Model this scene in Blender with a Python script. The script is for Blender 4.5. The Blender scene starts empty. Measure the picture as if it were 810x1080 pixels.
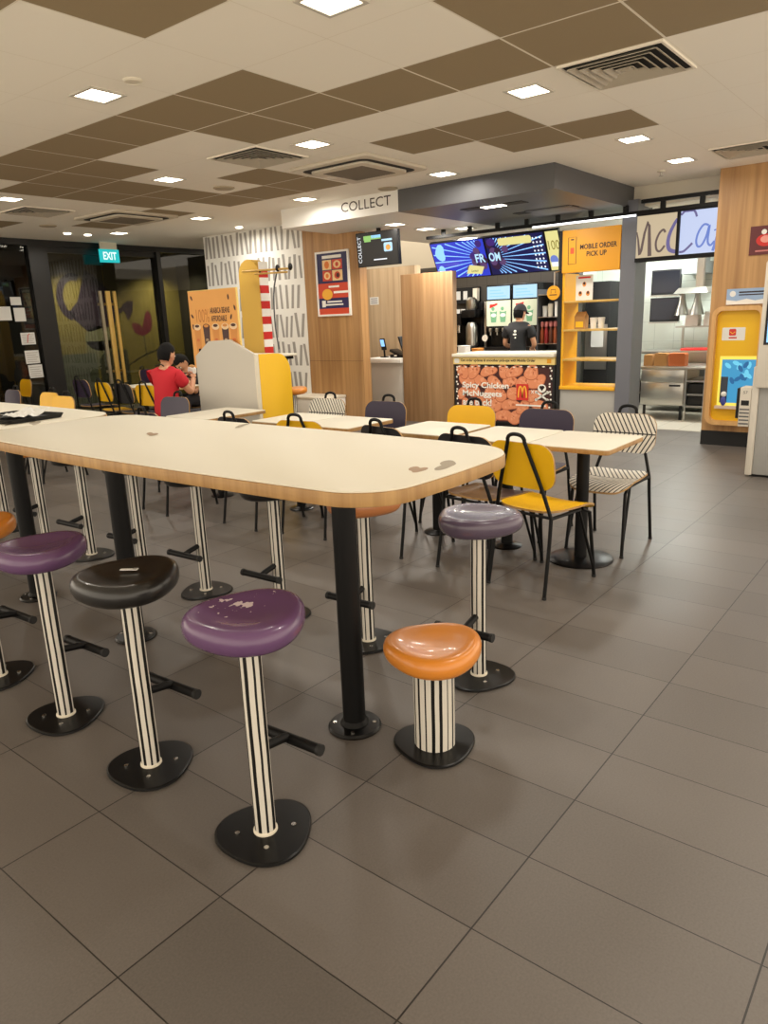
import bpy, bmesh, math, random
from math import sin, cos, pi, atan2, sqrt, radians
from mathutils import Vector, Matrix, Euler
random.seed(7)
SC = bpy.context.scene
COL = SC.collection

# ------------------------------------------------------------------ materials
def lin(c):
    o = []
    for v in c[:3]:
        v = v / 255.0
        o.append(v / 12.92 if v <= 0.04045 else ((v + 0.055) / 1.055) ** 2.4)
    return (o[0], o[1], o[2], 1.0)

MATS = {}
def mat(name, rgb=(200, 200, 200), rough=0.5, metal=0.0, emit=None, es=1.0, coat=0.0, spec=0.5, noise=0.0, nscale=8.0, bump=0.0, alpha=None):
    if name in MATS:
        return MATS[name]
    m = bpy.data.materials.new(name); m.use_nodes = True
    nt = m.node_tree; b = nt.nodes['Principled BSDF']
    b.inputs['Base Color'].default_value = lin(rgb)
    b.inputs['Roughness'].default_value = rough
    b.inputs['Metallic'].default_value = metal
    b.inputs['Coat Weight'].default_value = coat
    b.inputs['Specular IOR Level'].default_value = spec
    if emit is not None:
        b.inputs['Emission Color'].default_value = lin(emit)
        b.inputs['Emission Strength'].default_value = es
    if noise or bump:
        tc = nt.nodes.new('ShaderNodeTexCoord'); nz = nt.nodes.new('ShaderNodeTexNoise')
        nz.inputs['Scale'].default_value = nscale; nz.inputs['Detail'].default_value = 4
        nt.links.new(tc.outputs['Object'], nz.inputs['Vector'])
        if noise:
            mx = nt.nodes.new('ShaderNodeMix'); mx.data_type = 'RGBA'
            c = lin(rgb)
            mx.inputs[6].default_value = tuple(max(0, v * (1 - noise)) for v in c[:3]) + (1,)
            mx.inputs[7].default_value = tuple(min(1, v * (1 + noise)) for v in c[:3]) + (1,)
            nt.links.new(nz.outputs['Fac'], mx.inputs[0]); nt.links.new(mx.outputs[2], b.inputs['Base Color'])
        if bump:
            bp = nt.nodes.new('ShaderNodeBump'); bp.inputs['Strength'].default_value = bump; bp.inputs['Distance'].default_value = 0.005
            nt.links.new(nz.outputs['Fac'], bp.inputs['Height']); nt.links.new(bp.outputs['Normal'], b.inputs['Normal'])
    MATS[name] = m
    return m

def N(nt, t, **kw):
    n = nt.nodes.new(t)
    for k, v in kw.items():
        setattr(n, k, v)
    return n
def MATH(nt, op, a, b=None, c=None):
    n = nt.nodes.new('ShaderNodeMath'); n.operation = op
    for i, v in enumerate((a, b, c)):
        if v is None: continue
        if isinstance(v, (int, float)): n.inputs[i].default_value = v
        else: nt.links.new(v, n.inputs[i])
    return n.outputs[0]
def mixcol(nt, fac, c1, c2):
    mx = N(nt, 'ShaderNodeMix'); mx.data_type = 'RGBA'
    for i, v in ((0, fac), (6, c1), (7, c2)):
        if isinstance(v, (int, float)): mx.inputs[i].default_value = v
        elif isinstance(v, tuple): mx.inputs[i].default_value = v
        else: nt.links.new(v, mx.inputs[i])
    return mx.outputs[2]
def base(name, rough=0.5):
    m = bpy.data.materials.new(name); m.use_nodes = True
    nt = m.node_tree; b = nt.nodes['Principled BSDF']; b.inputs['Roughness'].default_value = rough
    tc = N(nt, 'ShaderNodeTexCoord'); sp = N(nt, 'ShaderNodeSeparateXYZ'); nt.links.new(tc.outputs['Object'], sp.inputs[0])
    MATS[name] = m
    return m, nt, b, tc, sp

def wood(name, c1, c2, scale=1.0, axis='z', rough=0.5):
    if name in MATS: return MATS[name]
    m, nt, b, tc, sp = base(name, rough)
    mp = N(nt, 'ShaderNodeMapping'); nt.links.new(tc.outputs['Object'], mp.inputs[0])
    s = [14 * scale] * 3; s['xyz'.index(axis)] = 0.5 * scale
    mp.inputs['Scale'].default_value = s
    n1 = N(nt, 'ShaderNodeTexNoise'); n1.inputs['Scale'].default_value = 1; n1.inputs['Detail'].default_value = 6; n1.inputs['Roughness'].default_value = .6
    nt.links.new(mp.outputs[0], n1.inputs['Vector'])
    r = MATH(nt, 'MULTIPLY_ADD', n1.outputs['Fac'], 2.6, -0.8); r2 = N(nt, 'ShaderNodeClamp'); nt.links.new(r, r2.inputs[0])
    nt.links.new(mixcol(nt, r2.outputs[0], lin(c1), lin(c2)), b.inputs['Base Color'])
    return m

def floor_material():
    m, nt, b, tc, sp = base('dark_floor_tile', .42)
    fx = MATH(nt, 'FRACT', MATH(nt, 'DIVIDE', MATH(nt, 'SUBTRACT', sp.outputs[0], 0.971 - .311 * 40), .311))
    fy = MATH(nt, 'FRACT', MATH(nt, 'DIVIDE', MATH(nt, 'SUBTRACT', sp.outputs[1], 0.803 - .605 * 40), .605))
    ex = MATH(nt, 'MULTIPLY', MATH(nt, 'MINIMUM', fx, MATH(nt, 'SUBTRACT', 1.0, fx)), .311)
    ey = MATH(nt, 'MULTIPLY', MATH(nt, 'MINIMUM', fy, MATH(nt, 'SUBTRACT', 1.0, fy)), .605)
    line = MATH(nt, 'LESS_THAN', MATH(nt, 'MINIMUM', ex, MATH(nt, 'MULTIPLY', ey, .75)), .0017)
    ix = MATH(nt, 'FLOOR', MATH(nt, 'DIVIDE', MATH(nt, 'SUBTRACT', sp.outputs[0], 0.971 - .311 * 40), .311))
    iy = MATH(nt, 'FLOOR', MATH(nt, 'DIVIDE', MATH(nt, 'SUBTRACT', sp.outputs[1], 0.803 - .605 * 40), .605))
    cb = N(nt, 'ShaderNodeCombineXYZ'); nt.links.new(ix, cb.inputs[0]); nt.links.new(iy, cb.inputs[1])
    wn = N(nt, 'ShaderNodeTexWhiteNoise'); nt.links.new(cb.outputs[0], wn.inputs['Vector'])
    nz = N(nt, 'ShaderNodeTexNoise'); nz.inputs['Scale'].default_value = 1.3; nz.inputs['Detail'].default_value = 5
    nt.links.new(tc.outputs['Object'], nz.inputs['Vector'])
    n2 = N(nt, 'ShaderNodeTexNoise'); n2.inputs['Scale'].default_value = 160; n2.inputs['Detail'].default_value = 3
    nt.links.new(tc.outputs['Object'], n2.inputs['Vector'])
    f = MATH(nt, 'ADD', MATH(nt, 'MULTIPLY', wn.outputs['Value'], .22), MATH(nt, 'ADD', MATH(nt, 'MULTIPLY', nz.outputs['Fac'], .35), MATH(nt, 'MULTIPLY', n2.outputs['Fac'], .45)))
    c = mixcol(nt, f, lin((72, 67, 63)), lin((122, 115, 109)))
    nt.links.new(mixcol(nt, line, c, lin((38, 34, 31))), b.inputs['Base Color'])
    r = MATH(nt, 'ADD', .30, MATH(nt, 'MULTIPLY', nz.outputs['Fac'], .22)); nt.links.new(r, b.inputs['Roughness'])
    bp = N(nt, 'ShaderNodeBump'); bp.inputs['Strength'].default_value = .25; bp.inputs['Distance'].default_value = .003
    h = MATH(nt, 'SUBTRACT', MATH(nt, 'MULTIPLY', n2.outputs['Fac'], .12), line); nt.links.new(h, bp.inputs['Height']); nt.links.new(bp.outputs['Normal'], b.inputs['Normal'])
    return m

def striped_post_material(name, n, wide):
    m, nt, b, tc, sp = base(name, .35)
    a = MATH(nt, 'ARCTAN2', sp.outputs[1], sp.outputs[0])
    nz = N(nt, 'ShaderNodeTexNoise'); nz.inputs['Scale'].default_value = 2.5; nt.links.new(tc.outputs['Object'], nz.inputs['Vector'])
    t = MATH(nt, 'ADD', MATH(nt, 'MULTIPLY', MATH(nt, 'ADD', a, pi), n / (2 * pi)), MATH(nt, 'MULTIPLY', nz.outputs['Fac'], .35))
    f = MATH(nt, 'FRACT', t); k = MATH(nt, 'FLOOR', t)
    wn = N(nt, 'ShaderNodeTexWhiteNoise'); wn.noise_dimensions = '1D'; nt.links.new(k, wn.inputs['W'])
    w = MATH(nt, 'MULTIPLY', MATH(nt, 'ADD', wn.outputs['Value'], .45), wide)
    s = MATH(nt, 'LESS_THAN', MATH(nt, 'ABSOLUTE', MATH(nt, 'SUBTRACT', f, .5)), w)
    nt.links.new(mixcol(nt, s, lin((216, 211, 200)), lin((10, 10, 10))), b.inputs['Base Color'])
    return m

def herring_material(name, axis, v0):
    m, nt, b, tc, sp = base(name, .4)
    v = MATH(nt, 'SUBTRACT', sp.outputs[axis], v0); av = MATH(nt, 'ABSOLUTE', v)
    t = MATH(nt, 'FRACT', MATH(nt, 'MULTIPLY', MATH(nt, 'ADD', MATH(nt, 'MULTIPLY', av, .55), sp.outputs[1]), 33.0))
    s = MATH(nt, 'LESS_THAN', t, .31); l = MATH(nt, 'LESS_THAN', av, .004)
    o = MATH(nt, 'MAXIMUM', s, l)
    nt.links.new(mixcol(nt, o, lin((226, 220, 208)), lin((20, 19, 20))), b.inputs['Base Color'])
    return m

def tile_wall_material(name, c1, c2, w, h, rough=.4, axis=1):
    m, nt, b, tc, sp = base(name, rough)
    fx = MATH(nt, 'FRACT', MATH(nt, 'DIVIDE', MATH(nt, 'ADD', sp.outputs[axis], 50), w)); fz = MATH(nt, 'FRACT', MATH(nt, 'DIVIDE', MATH(nt, 'ADD', sp.outputs[2], 50), h))
    l = MATH(nt, 'MAXIMUM', MATH(nt, 'LESS_THAN', fx, .006 / w), MATH(nt, 'LESS_THAN', fz, .006 / h))
    nt.links.new(mixcol(nt, l, lin(c1), lin(c2)), b.inputs['Base Color'])
    return m

def glass_material(name, tint=(170, 175, 175), r=.14):
    m = bpy.data.materials.new(name); m.use_nodes = True; nt = m.node_tree
    nt.nodes.remove(nt.nodes['Principled BSDF']); out = nt.nodes['Material Output']
    t = N(nt, 'ShaderNodeBsdfTransparent'); t.inputs[0].default_value = lin(tint)
    g = N(nt, 'ShaderNodeBsdfGlossy'); g.inputs['Roughness'].default_value = .02; g.inputs[0].default_value = (.9, .9, .9, 1)
    mx = N(nt, 'ShaderNodeMixShader')
    mx.inputs[0].default_value = r; nt.links.new(t.outputs[0], mx.inputs[1]); nt.links.new(g.outputs[0], mx.inputs[2]); nt.links.new(mx.outputs[0], out.inputs[0])
    MATS[name] = m
    return m

# ------------------------------------------------------------------ mesh builder
class MB:
    def __init__(s): s.v = []; s.f = []; s.mi = []; s.mats = []; s.cur = 0; s.X = Matrix()
    def m(s, material):
        if material not in s.mats: s.mats.append(material)
        s.cur = s.mats.index(material); return s
    def add(s, vs, fs):
        o = len(s.v); s.v += [tuple(s.X @ Vector(p)) for p in vs]
        for f in fs: s.f.append([o + i for i in f]); s.mi.append(s.cur)
        return s
    def bm(s, bm):
        bm.verts.index_update(); s.add([tuple(v.co) for v in bm.verts], [[v.index for v in f.verts] for f in bm.faces]); bm.free(); return s
    def box(s, x0, x1, y0, y1, z0, z1, bev=0, seg=2):
        b = bmesh.new(); bmesh.ops.create_cube(b, size=1)
        for v in b.verts: v.co = Vector(((x0 + x1) / 2 + v.co.x * (x1 - x0), (y0 + y1) / 2 + v.co.y * (y1 - y0), (z0 + z1) / 2 + v.co.z * (z1 - z0)))
        if bev: bmesh.ops.bevel(b, geom=list(b.edges), offset=bev, segments=seg, affect='EDGES', profile=.5)
        return s.bm(b)
    def prism(s, pts, z0, z1, bev=0):          # closed outline in xy, extruded in z
        b = bmesh.new(); lo = [b.verts.new((p[0], p[1], z0)) for p in pts]; hi = [b.verts.new((p[0], p[1], z1)) for p in pts]
        n = len(pts); b.faces.new(lo[::-1]); top = b.faces.new(hi)
        for i in range(n): b.faces.new((lo[i], lo[(i + 1) % n], hi[(i + 1) % n], hi[i]))
        bmesh.ops.recalc_face_normals(b, faces=b.faces)
        if bev:
            bmesh.ops.bevel(b, geom=[e for e in b.edges if abs(e.verts[0].co.z - e.verts[1].co.z) < 1e-6], offset=bev, segments=2, affect='EDGES', profile=.5)
        return s.bm(b)
    def tube(s, pts, r, n=10, closed=False, caps=True):
        P = [Vector(p) for p in pts]; R = r if isinstance(r, (list, tuple)) else [r] * len(P); m = len(P); rings = []
        up = None
        for i in range(m):
            a = P[i - 1] if (i > 0 or closed) else P[i]; c = P[(i + 1) % m] if (i < m - 1 or closed) else P[i]
            d = (c - a).normalized()
            if up is None:
                up = d.orthogonal().normalized()
            up = (up - d * up.dot(d)); up = up.normalized() if up.length > 1e-6 else d.orthogonal().normalized()
            w = d.cross(up)
            rings.append([P[i] + (up * cos(2 * pi * k / n) + w * sin(2 * pi * k / n)) * R[i] for k in range(n)])
        vs = [tuple(p) for rg in rings for p in rg]; fs = []
        for i in range(m if closed else m - 1):
            j = (i + 1) % m
            for k in range(n): fs.append((i * n + k, i * n + (k + 1) % n, j * n + (k + 1) % n, j * n + k))
        if caps and not closed:
            fs.append(tuple(range(n))[::-1]); fs.append(tuple((m - 1) * n + k for k in range(n)))
        return s.add(vs, fs)
    def cyl(s, x, y, z0, z1, r, n=32, r1=None):
        return s.tube([(x, y, z0), (x, y, z1)], [r, r if r1 is None else r1], n)
    def lathe(s, prof, x=0, y=0, n=32, shape=None):   # prof: (radius, z) from bottom to top
        vs = []; fs = []
        for (r, z) in prof:
            for k in range(n):
                t = 2 * pi * k / n; q = r * (shape(t) if shape else 1)
                vs.append((x + q * cos(t), y + q * sin(t), z))
        for i in range(len(prof) - 1):
            for k in range(n): fs.append((i * n + k, i * n + (k + 1) % n, (i + 1) * n + (k + 1) % n, (i + 1) * n + k))
        fs.append(tuple(range(n))[::-1]); fs.append(tuple((len(prof) - 1) * n + k for k in range(n)))
        return s.add(vs, fs)
    def ball(s, c, r, n=16, rot=None):
        b = bmesh.new(); bmesh.ops.create_uvsphere(b, u_segments=n, v_segments=max(6, n // 2 + 2), radius=1)
        r = r if isinstance(r, (tuple, list)) else (r, r, r)
        M = Matrix.Translation(c) @ (rot if rot else Matrix()) @ Matrix.Diagonal((r[0], r[1], r[2], 1)); bmesh.ops.transform(b, matrix=M, verts=b.verts)
        return s.bm(b)
    def build(s, name, parent=None, world=False, smooth=35, material=None):
        me = bpy.data.meshes.new(name); vs = s.v
        if world and parent is not None:
            l = parent_world(parent); vs = [(a - l.x, b - l.y, c - l.z) for a, b, c in s.v]
        me.from_pydata(vs, [], s.f)
        for m in s.mats: me.materials.append(m)
        me.polygons.foreach_set('material_index', s.mi)
        me.update()
        if smooth:
            me.polygons.foreach_set('use_smooth', [True] * len(me.polygons)); me.set_sharp_from_angle(angle=radians(smooth))
        o = bpy.data.objects.new(name, me); COL.objects.link(o)
        if parent is not None: o.parent = parent
        return o

def parent_world(o):
    l = Vector()
    while o is not None: l = l + Vector(o.location); o = o.parent
    return l
def tag(o, label=None, cat=None, group=None, kind=None):
    if label: o['label'] = label
    if cat: o['category'] = cat
    if group: o['group'] = group
    if kind: o['kind'] = kind
    return o
def thing(name, loc, label, cat, rz=0, group=None):
    o = bpy.data.objects.new(name, None); o.empty_display_size = .1; COL.objects.link(o)
    o.location = loc; o.rotation_euler = (0, 0, rz)
    return tag(o, label, cat, group)
def kids(o): return [c for c in bpy.data.objects if c.parent == o]
def dup(root, loc, rz, label, group=None):
    def cp(o, par):
        c = o.copy(); COL.objects.link(c); c.parent = par
        for k in KIDS[o.name]: cp(k, c)
        return c
    r = cp(root, None); r.location = loc; r.rotation_euler = (0, 0, rz); r['label'] = label
    if group: r['group'] = group
    return r
KIDS = {}
def freeze(root):
    KIDS[root.name] = kids(root)
    for k in KIDS[root.name]: freeze(k)
def struct(o, label=None):
    o['kind'] = 'structure'
    if label: o['label'] = label
    return o

# text meshes appended to a builder, fitted to a width and/or height, centred
_tc = {}
def text_mesh(s, bold=False):
    if (s, bold) in _tc: return _tc[(s, bold)]
    cu = bpy.data.curves.new('t', 'FONT'); cu.body = s; cu.align_x = 'CENTER'; cu.align_y = 'CENTER'; cu.resolution_u = 3
    if bold: cu.offset = .028
    ob = bpy.data.objects.new('t', cu); COL.objects.link(ob)
    dg = bpy.context.evaluated_depsgraph_get(); dg.update()
    me = bpy.data.meshes.new_from_object(ob.evaluated_get(dg))
    V = [tuple(v.co) for v in me.vertices]; F = [list(p.vertices) for p in me.polygons]
    bpy.data.objects.remove(ob); bpy.data.curves.remove(cu); bpy.data.meshes.remove(me)
    _tc[(s, bold)] = (V, F); return V, F

class Art:
    """flat picture on a board: u to the right, v up, n out of the board"""
    def __init__(s, mb, origin, right, up): s.mb = mb; s.o = Vector(origin); s.r = Vector(right).normalized(); s.u = Vector(up).normalized(); s.n = s.r.cross(s.u); s.l = 1; s.g = .0008
    def P(s, u, v, l=None): return tuple(s.o + s.r * u + s.u * v + s.n * (s.g * (s.l if l is None else l)))
    def layer(s, l): s.l = l; return s
    def poly(s, pts, m): s.mb.m(m).add([s.P(*p) for p in pts], [list(range(len(pts)))]); return s
    def rect(s, u0, v0, u1, v1, m): return s.poly([(u0, v0), (u1, v0), (u1, v1), (u0, v1)], m)
    def ell(s, u, v, a, b, m, n=20, rot=0, wob=0, seed=0):
        rd = random.Random(seed); ph = [rd.uniform(0, 6) for _ in range(3)]
        pts = []
        for k in range(n):
            t = 2 * pi * k / n; q = 1 + wob * (sin(2 * t + ph[0]) + .6 * sin(3 * t + ph[1]))
            x, y = a * q * cos(t), b * q * sin(t); pts.append((u + x * cos(rot) - y * sin(rot), v + x * sin(rot) + y * cos(rot)))
        return s.poly(pts, m)
    def rrect(s, u0, v0, u1, v1, r, m): return s.poly(rrect(u0, v0, u1, v1, r), m)
    def stroke(s, pts, w, m, closed=False):
        P = [Vector((p[0], p[1])) for p in pts]; n = len(P); L = []; R = []
        W = w if isinstance(w, (list, tuple)) else [w] * n
        for i in range(n):
            a = P[max(0, i - 1)]; b = P[min(n - 1, i + 1)]; d = (b - a); d = d.normalized() if d.length else Vector((1, 0)); q = Vector((-d.y, d.x)) * W[i] / 2
            L.append(P[i] + q); R.append(P[i] - q)
        vs = [s.P(*p) for p in L] + [s.P(*p) for p in R]
        s.mb.m(m).add(vs, [(n + i, n + i + 1, i + 1, i) for i in range(n - 1)]); return s
    def text(s, t, u, v, m, w=None, h=None, bold=False, rot=0):
        V, F = text_mesh(t, bold)
        x0 = min(p[0] for p in V); x1 = max(p[0] for p in V); y0 = min(p[1] for p in V); y1 = max(p[1] for p in V)
        sx = w / (x1 - x0) if w else None; sy = h / (y1 - y0) if h else None
        sx = sx or sy; sy = sy or sx; c, sn = cos(rot), sin(rot); vs = []
        for p in V:
            a = (p[0] - (x0 + x1) / 2) * sx; b = (p[1] - (y0 + y1) / 2) * sy
            vs.append(s.P(u + a * c - b * sn, v + a * sn + b * c))
        s.mb.m(m).add(vs, F); return s

def spline(pts, k=8):
    out = []; n = len(pts)
    for i in range(n - 1):
        p0, p1, p2, p3 = [Vector(pts[max(0, min(n - 1, j))]) for j in (i - 1, i, i + 1, i + 2)]
        for t in range(k):
            t /= k; out.append(tuple(.5 * ((2 * p1) + (p2 - p0) * t + (2 * p0 - 5 * p1 + 4 * p2 - p3) * t * t + (3 * p1 - p0 - 3 * p2 + p3) * t ** 3)))
    out.append(tuple(pts[-1])); return out
def rrect(x0, y0, x1, y1, r, k=6):
    if not isinstance(r, (tuple, list)): r = (r,) * 4
    o = []
    for cx, cy, a, q in ((x1 - r[0], y1 - r[0], 0, r[0]), (x0 + r[1], y1 - r[1], pi / 2, r[1]), (x0 + r[2], y0 + r[2], pi, r[2]), (x1 - r[3], y0 + r[3], 1.5 * pi, r[3])):
        for i in range(k + 1): o.append((cx + q * cos(a + i * pi / 2 / k), cy + q * sin(a + i * pi / 2 / k)))
    return o
FX = ((0, -1, 0), (0, 0, 1))     # boards facing -x: right is -y
FY = ((1, 0, 0), (0, 0, 1))      # boards facing -y: right is +x

# ------------------------------------------------------------------ palette
white = mat('white_laminate', (222, 216, 198), .5)
cream = mat('cream_paint', (222, 214, 196), .5)
whitep = mat('white_paint', (236, 234, 228), .5)
black = mat('black_powder_coat', (6, 6, 7), .5, spec=.25)
blackg = mat('black_gloss', (9, 9, 10), .34, spec=.35)
blackmat = mat('black_matte', (20, 20, 21), .7)
rubber = mat('black_rubber', (24, 24, 25), .6)
steel = mat('stainless_steel', (190, 188, 182), .28, 1.0)
chrome = mat('bright_screw_metal', (205, 203, 198), .25, 1.0)
ply = wood('plywood_edge', (186, 148, 94), (150, 112, 66), 1.5, 'z')
woodA = wood('oak_laminate', (192, 150, 98), (152, 111, 68), 1.0, 'z')
woodB = wood('oak_laminate_pale', (206, 182, 148), (174, 148, 116), 1.0, 'z')
woodC = wood('oak_laminate_brown', (184, 148, 106), (146, 110, 74), 1.0, 'z')
goldwood = wood('golden_wood', (214, 176, 96), (190, 150, 72), 1.0, 'z', .35)
yellow = mat('yellow_laminate', (240, 186, 12), .38, noise=.05, nscale=5)
yellowp = mat('yellow_panel', (236, 186, 20), .45)
purplec = mat('dark_purple_laminate', (46, 37, 62), .4)
darkc = mat('black_laminate', (26, 25, 29), .4)
brownc = mat('brown_purple_laminate', (92, 72, 68), .33)
vpurple = mat('purple_vinyl', (98, 68, 106), .27, coat=.2, bump=.15, nscale=18)
vpurple2 = mat('grey_purple_vinyl', (86, 74, 92), .27, coat=.2, bump=.15, nscale=18)
vblack = mat('black_vinyl', (26, 25, 25), .3, coat=.2, bump=.12, nscale=18)
vorange = mat('orange_vinyl', (214, 134, 48), .28, coat=.2, bump=.12, nscale=18)
vtan = mat('tan_orange_vinyl', (184, 118, 70), .32, coat=.2, bump=.12, nscale=18)
greywall = mat('grey_paint', (150, 150, 150), .5)
greydk = mat('dark_grey_paint', (84, 84, 88), .5)
canopyg = mat('canopy_grey', (84, 84, 86), .45)
ceil_beige = mat('ceiling_tile_beige', (250, 244, 232), .85, bump=.3, nscale=240)
ceil_dark = mat('ceiling_tile_brown', (152, 134, 104), .85, bump=.3, nscale=240)
tbar = mat('ceiling_grid_bar', (236, 228, 212), .6)
lens = mat('lamp_lens', (255, 250, 240), .4, emit=(255, 244, 222), es=9)
lensw = mat('strip_lens', (255, 255, 255), .4, emit=(245, 248, 255), es=3.0)
orangep = mat('sign_orange', (226, 156, 22), .45)
inkdk = mat('dark_ink', (46, 32, 26), .6)
inkw = mat('white_ink', (240, 238, 230), .6)
redp = mat('red_paint', (198, 36, 30), .5)
paper = mat('white_paper', (226, 226, 222), .7)
stripepost = striped_post_material('white_post_black_drip_lines', 8, .23)
stripecol = striped_post_material('white_column_black_drip_lines', 17, .17)
herr_seat = herring_material('white_seat_black_herringbone', 0, .02)
herr_back = herring_material('white_back_black_herringbone', 2, .715)
def scr(name, rgb, s=1.0): return mat(name, (10, 10, 10), .3, emit=rgb, es=s)

# ================================================================== SETTING
mb = MB(); mb.m(floor_material()).box(-2.6, 13, -2.6, 16, -.12, 0); struct(mb.build('floor', smooth=0))
mb = MB(); mb.m(tile_wall_material('pale_kitchen_floor', (176, 168, 154), (120, 112, 100), .3, .3, .5)).box(9.45, 12, 1.2, 4.9, -.05, .004); struct(mb.build('floor_kitchen', smooth=0))

CX, CY, CZ = 2.478, 2.121, 2.88
DARK = {(-1, 1), (-1, 0), (1, 2), (1, -1), (1, 3), (1, 4), (1, 5), (1, 6), (1, 7), (2, 6), (2, 7), (2, 8), (3, 7), (3, 8), (2, 3), (2, 2), (2, 1), (2, 0), (2, -1), (2, -2),
        (4, 1), (4, 2), (5, 0), (5, 1), (4, 5), (5, 5), (5, 6), (4, 7), (5, 7), (4, 8), (5, 9), (5, 10), (5, 11), (3, 12), (1, -2), (1, -3), (-2, 3), (-2, 2)}
mb = MB(); mb.m(tbar).box(CX - .624 * 8, 9.35, CY - .638 * 7, 11.6, CZ + .0006, CZ + .1)
for i in range(-8, 11):
    for j in range(-7, 15):
        x0, x1, y0, y1 = CX + .624 * i, CX + .624 * (i + 1), CY + .638 * j, CY + .638 * (j + 1); x1 = min(x1, 9.35)
        e = .007 if (i, j) in DARK else .0022
        mb.m(ceil_dark if (i, j) in DARK else ceil_beige).add([(x0 + e, y0 + e, CZ), (x0 + e, y1 - e, CZ), (x1 - e, y1 - e, CZ), (x1 - e, y0 + e, CZ)], [(0, 1, 2, 3)])
struct(mb.build('ceiling', smooth=0))
# lowered ceiling behind the white bulkhead, with its lettering
mb = MB(); mb.m(whitep).box(6.9, 11.2, 5.2, 7.05, 2.655, 2.88)
a = Art(mb, (6.9, 5.2, 2.88), *FX)
a.text('COLLECT', -.47, -.092, inkdk, w=.74, h=.105)
struct(mb.build('trim_1', smooth=0), 'white ceiling bulkhead lettered in dark capitals')
# dark grey canopy hanging from the ceiling
mb = MB(); mb.m(canopyg).box(6.9, 9.65, 3.33, 5.2, 2.65, 2.88)
mb.m(greydk).box(8.05, 8.55, 3.7, 4.25, 2.640, 2.655); mb.m(canopyg).box(8.09, 8.51, 3.74, 4.21, 2.637, 2.655)
struct(mb.build('trim_2', smooth=0), 'dark grey boxed canopy under the ceiling')
mb = MB(); mb.m(cream).box(9.0, 9.2, 1.2, 3.33, 2.66, 2.9); mb.m(cream).box(9.2, 12.1, 1.2, 5.2, 2.75, 2.9)
struct(mb.build('trim_3', smooth=0), 'white bulkhead above the illuminated sign')
mb = MB(); mb.m(whitep).box(9.65, 11.2, 3.33, 5.2, 2.7, 2.8); struct(mb.build('trim_4', smooth=0))

# back walls
dkt = tile_wall_material('dark_grey_wall_tile', (84, 80, 74), (60, 57, 52), .2, .4, .35)
wht = tile_wall_material('white_kitchen_wall_tile', (226, 232, 222), (190, 198, 188), .3, .3, .3)
mb = MB(); mb.m(dkt).box(11.2, 11.35, 4.95, 10, 0, 2.36); mb.m(cream).box(11.2, 11.35, 4.95, 10, 2.36, 2.9); struct(mb.build('wall_back', smooth=0))
mb = MB(); mb.m(wht).box(12, 12.1, 1.0, 5.2, 0, 2.8); mb.m(wht).box(11.35, 12, 5.0, 5.1, 0, 2.8); mb.m(wht).box(9.2, 12, 1.0, 1.1, 0, 2.8); struct(mb.build('wall_kitchen', smooth=0))
mb = MB(); mb.m(woodA).box(8.6, 9.2, 1.1, 2.285, 0, 2.88); mb.m(blackmat).box(8.594, 8.6, 1.1, 2.285, 0, .16); struct(mb.build('wall_right', smooth=0), 'oak clad pillar with black skirting at the right')
mb = MB(); mb.m(woodA).box(7.9, 8.05, 6.64, 7.68, 0, 2.88); mb.m(inkdk).box(7.8985, 7.9, 6.64, 7.68, .95, .953); struct(mb.build('wall_left', smooth=0), 'oak clad wall carrying the framed poster')
mb = MB(); mb.m(woodB).box(9.6, 9.75, 6.95, 9.0, 0, 2.3); struct(mb.build('wall_rear', smooth=0), 'pale oak wall behind the small side counter')
# white wall painted with rows of slanting grey strokes
gstroke = mat('grey_stroke_paint', (158, 154, 148), .6)
mb = MB(); mb.m(whitep).box(7.9, 8.3, 7.685, 9.88, 0, 2.88)
a = Art(mb, (7.9, 9.88, 0), *FX); rd = random.Random(3)
for r in range(7):
    z = .05 + r * .415 + .0; u = .04
    while u < 2.16:
        t = rd.uniform(-.055, .055); h = .33 + rd.uniform(-.03, .03); w = rd.uniform(.044, .058)
        um = min(max(u, .06), 2.13)
        zt = min(z + h, 2.87)
        a.poly([(um - w / 2 - t / 2, z), (um + w / 2 - t / 2, z), (um + w / 2 + t / 2, zt), (um - w / 2 + t / 2, zt)], gstroke)
        u += rd.uniform(.095, .125)
struct(mb.build('wall_striped', smooth=0), 'white wall painted with rows of slanting grey strokes')
mb = MB(); mb.m(mat('end_wall_dark', (60, 56, 48), .6)).box(10.0, 10.15, 9.9, 13.6, 0, 2.9); struct(mb.build('wall_end', smooth=0))

# glazed front
gl = glass_material('window_glass', (160, 162, 160), .038)
frm = mat('black_window_frame', (18, 18, 19), .35)
mb = MB(); mb.m(frm).box(2.6, 10, 11.42, 11.58, 2.79, 2.88); struct(mb.build('trim_5', smooth=0), 'black header beam over the glazing')
def window(nm, x0, x1, label):
    m = MB(); m.m(frm).box(x0, x0 + .09, 11.44, 11.56, 0, 2.79).box(x1 - .09, x1, 11.44, 11.56, 0, 2.79).box(x0 + .09, x1 - .09, 11.44, 11.56, 0, .12)
    o = struct(m.build(nm, smooth=0), label)
    g = MB(); g.m(gl).box(x0 + .09, x1 - .09, 11.494, 11.506, .12, 2.79); g.build('pane', o, world=False, smooth=0)
    return o
window('window_1', 3.4, 6.08, 'dark glass panel left of the entrance')
window('window_2', 8.08, 10.0, 'dark glass panel right of the entrance')
m = MB(); m.m(frm).box(8.06, 8.1, 11.4, 11.6, 0, 2.79).box(5.8, 6.1, 11.43, 11.57, 0, 2.79).box(6.1, 8.06, 11.45, 11.55, 2.70, 2.79).box(6.1, 8.06, 11.47, 11.53, 0, .1)
door = struct(m.build('door_1', smooth=0), 'glass entrance doors with long golden pull bars')
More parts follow.
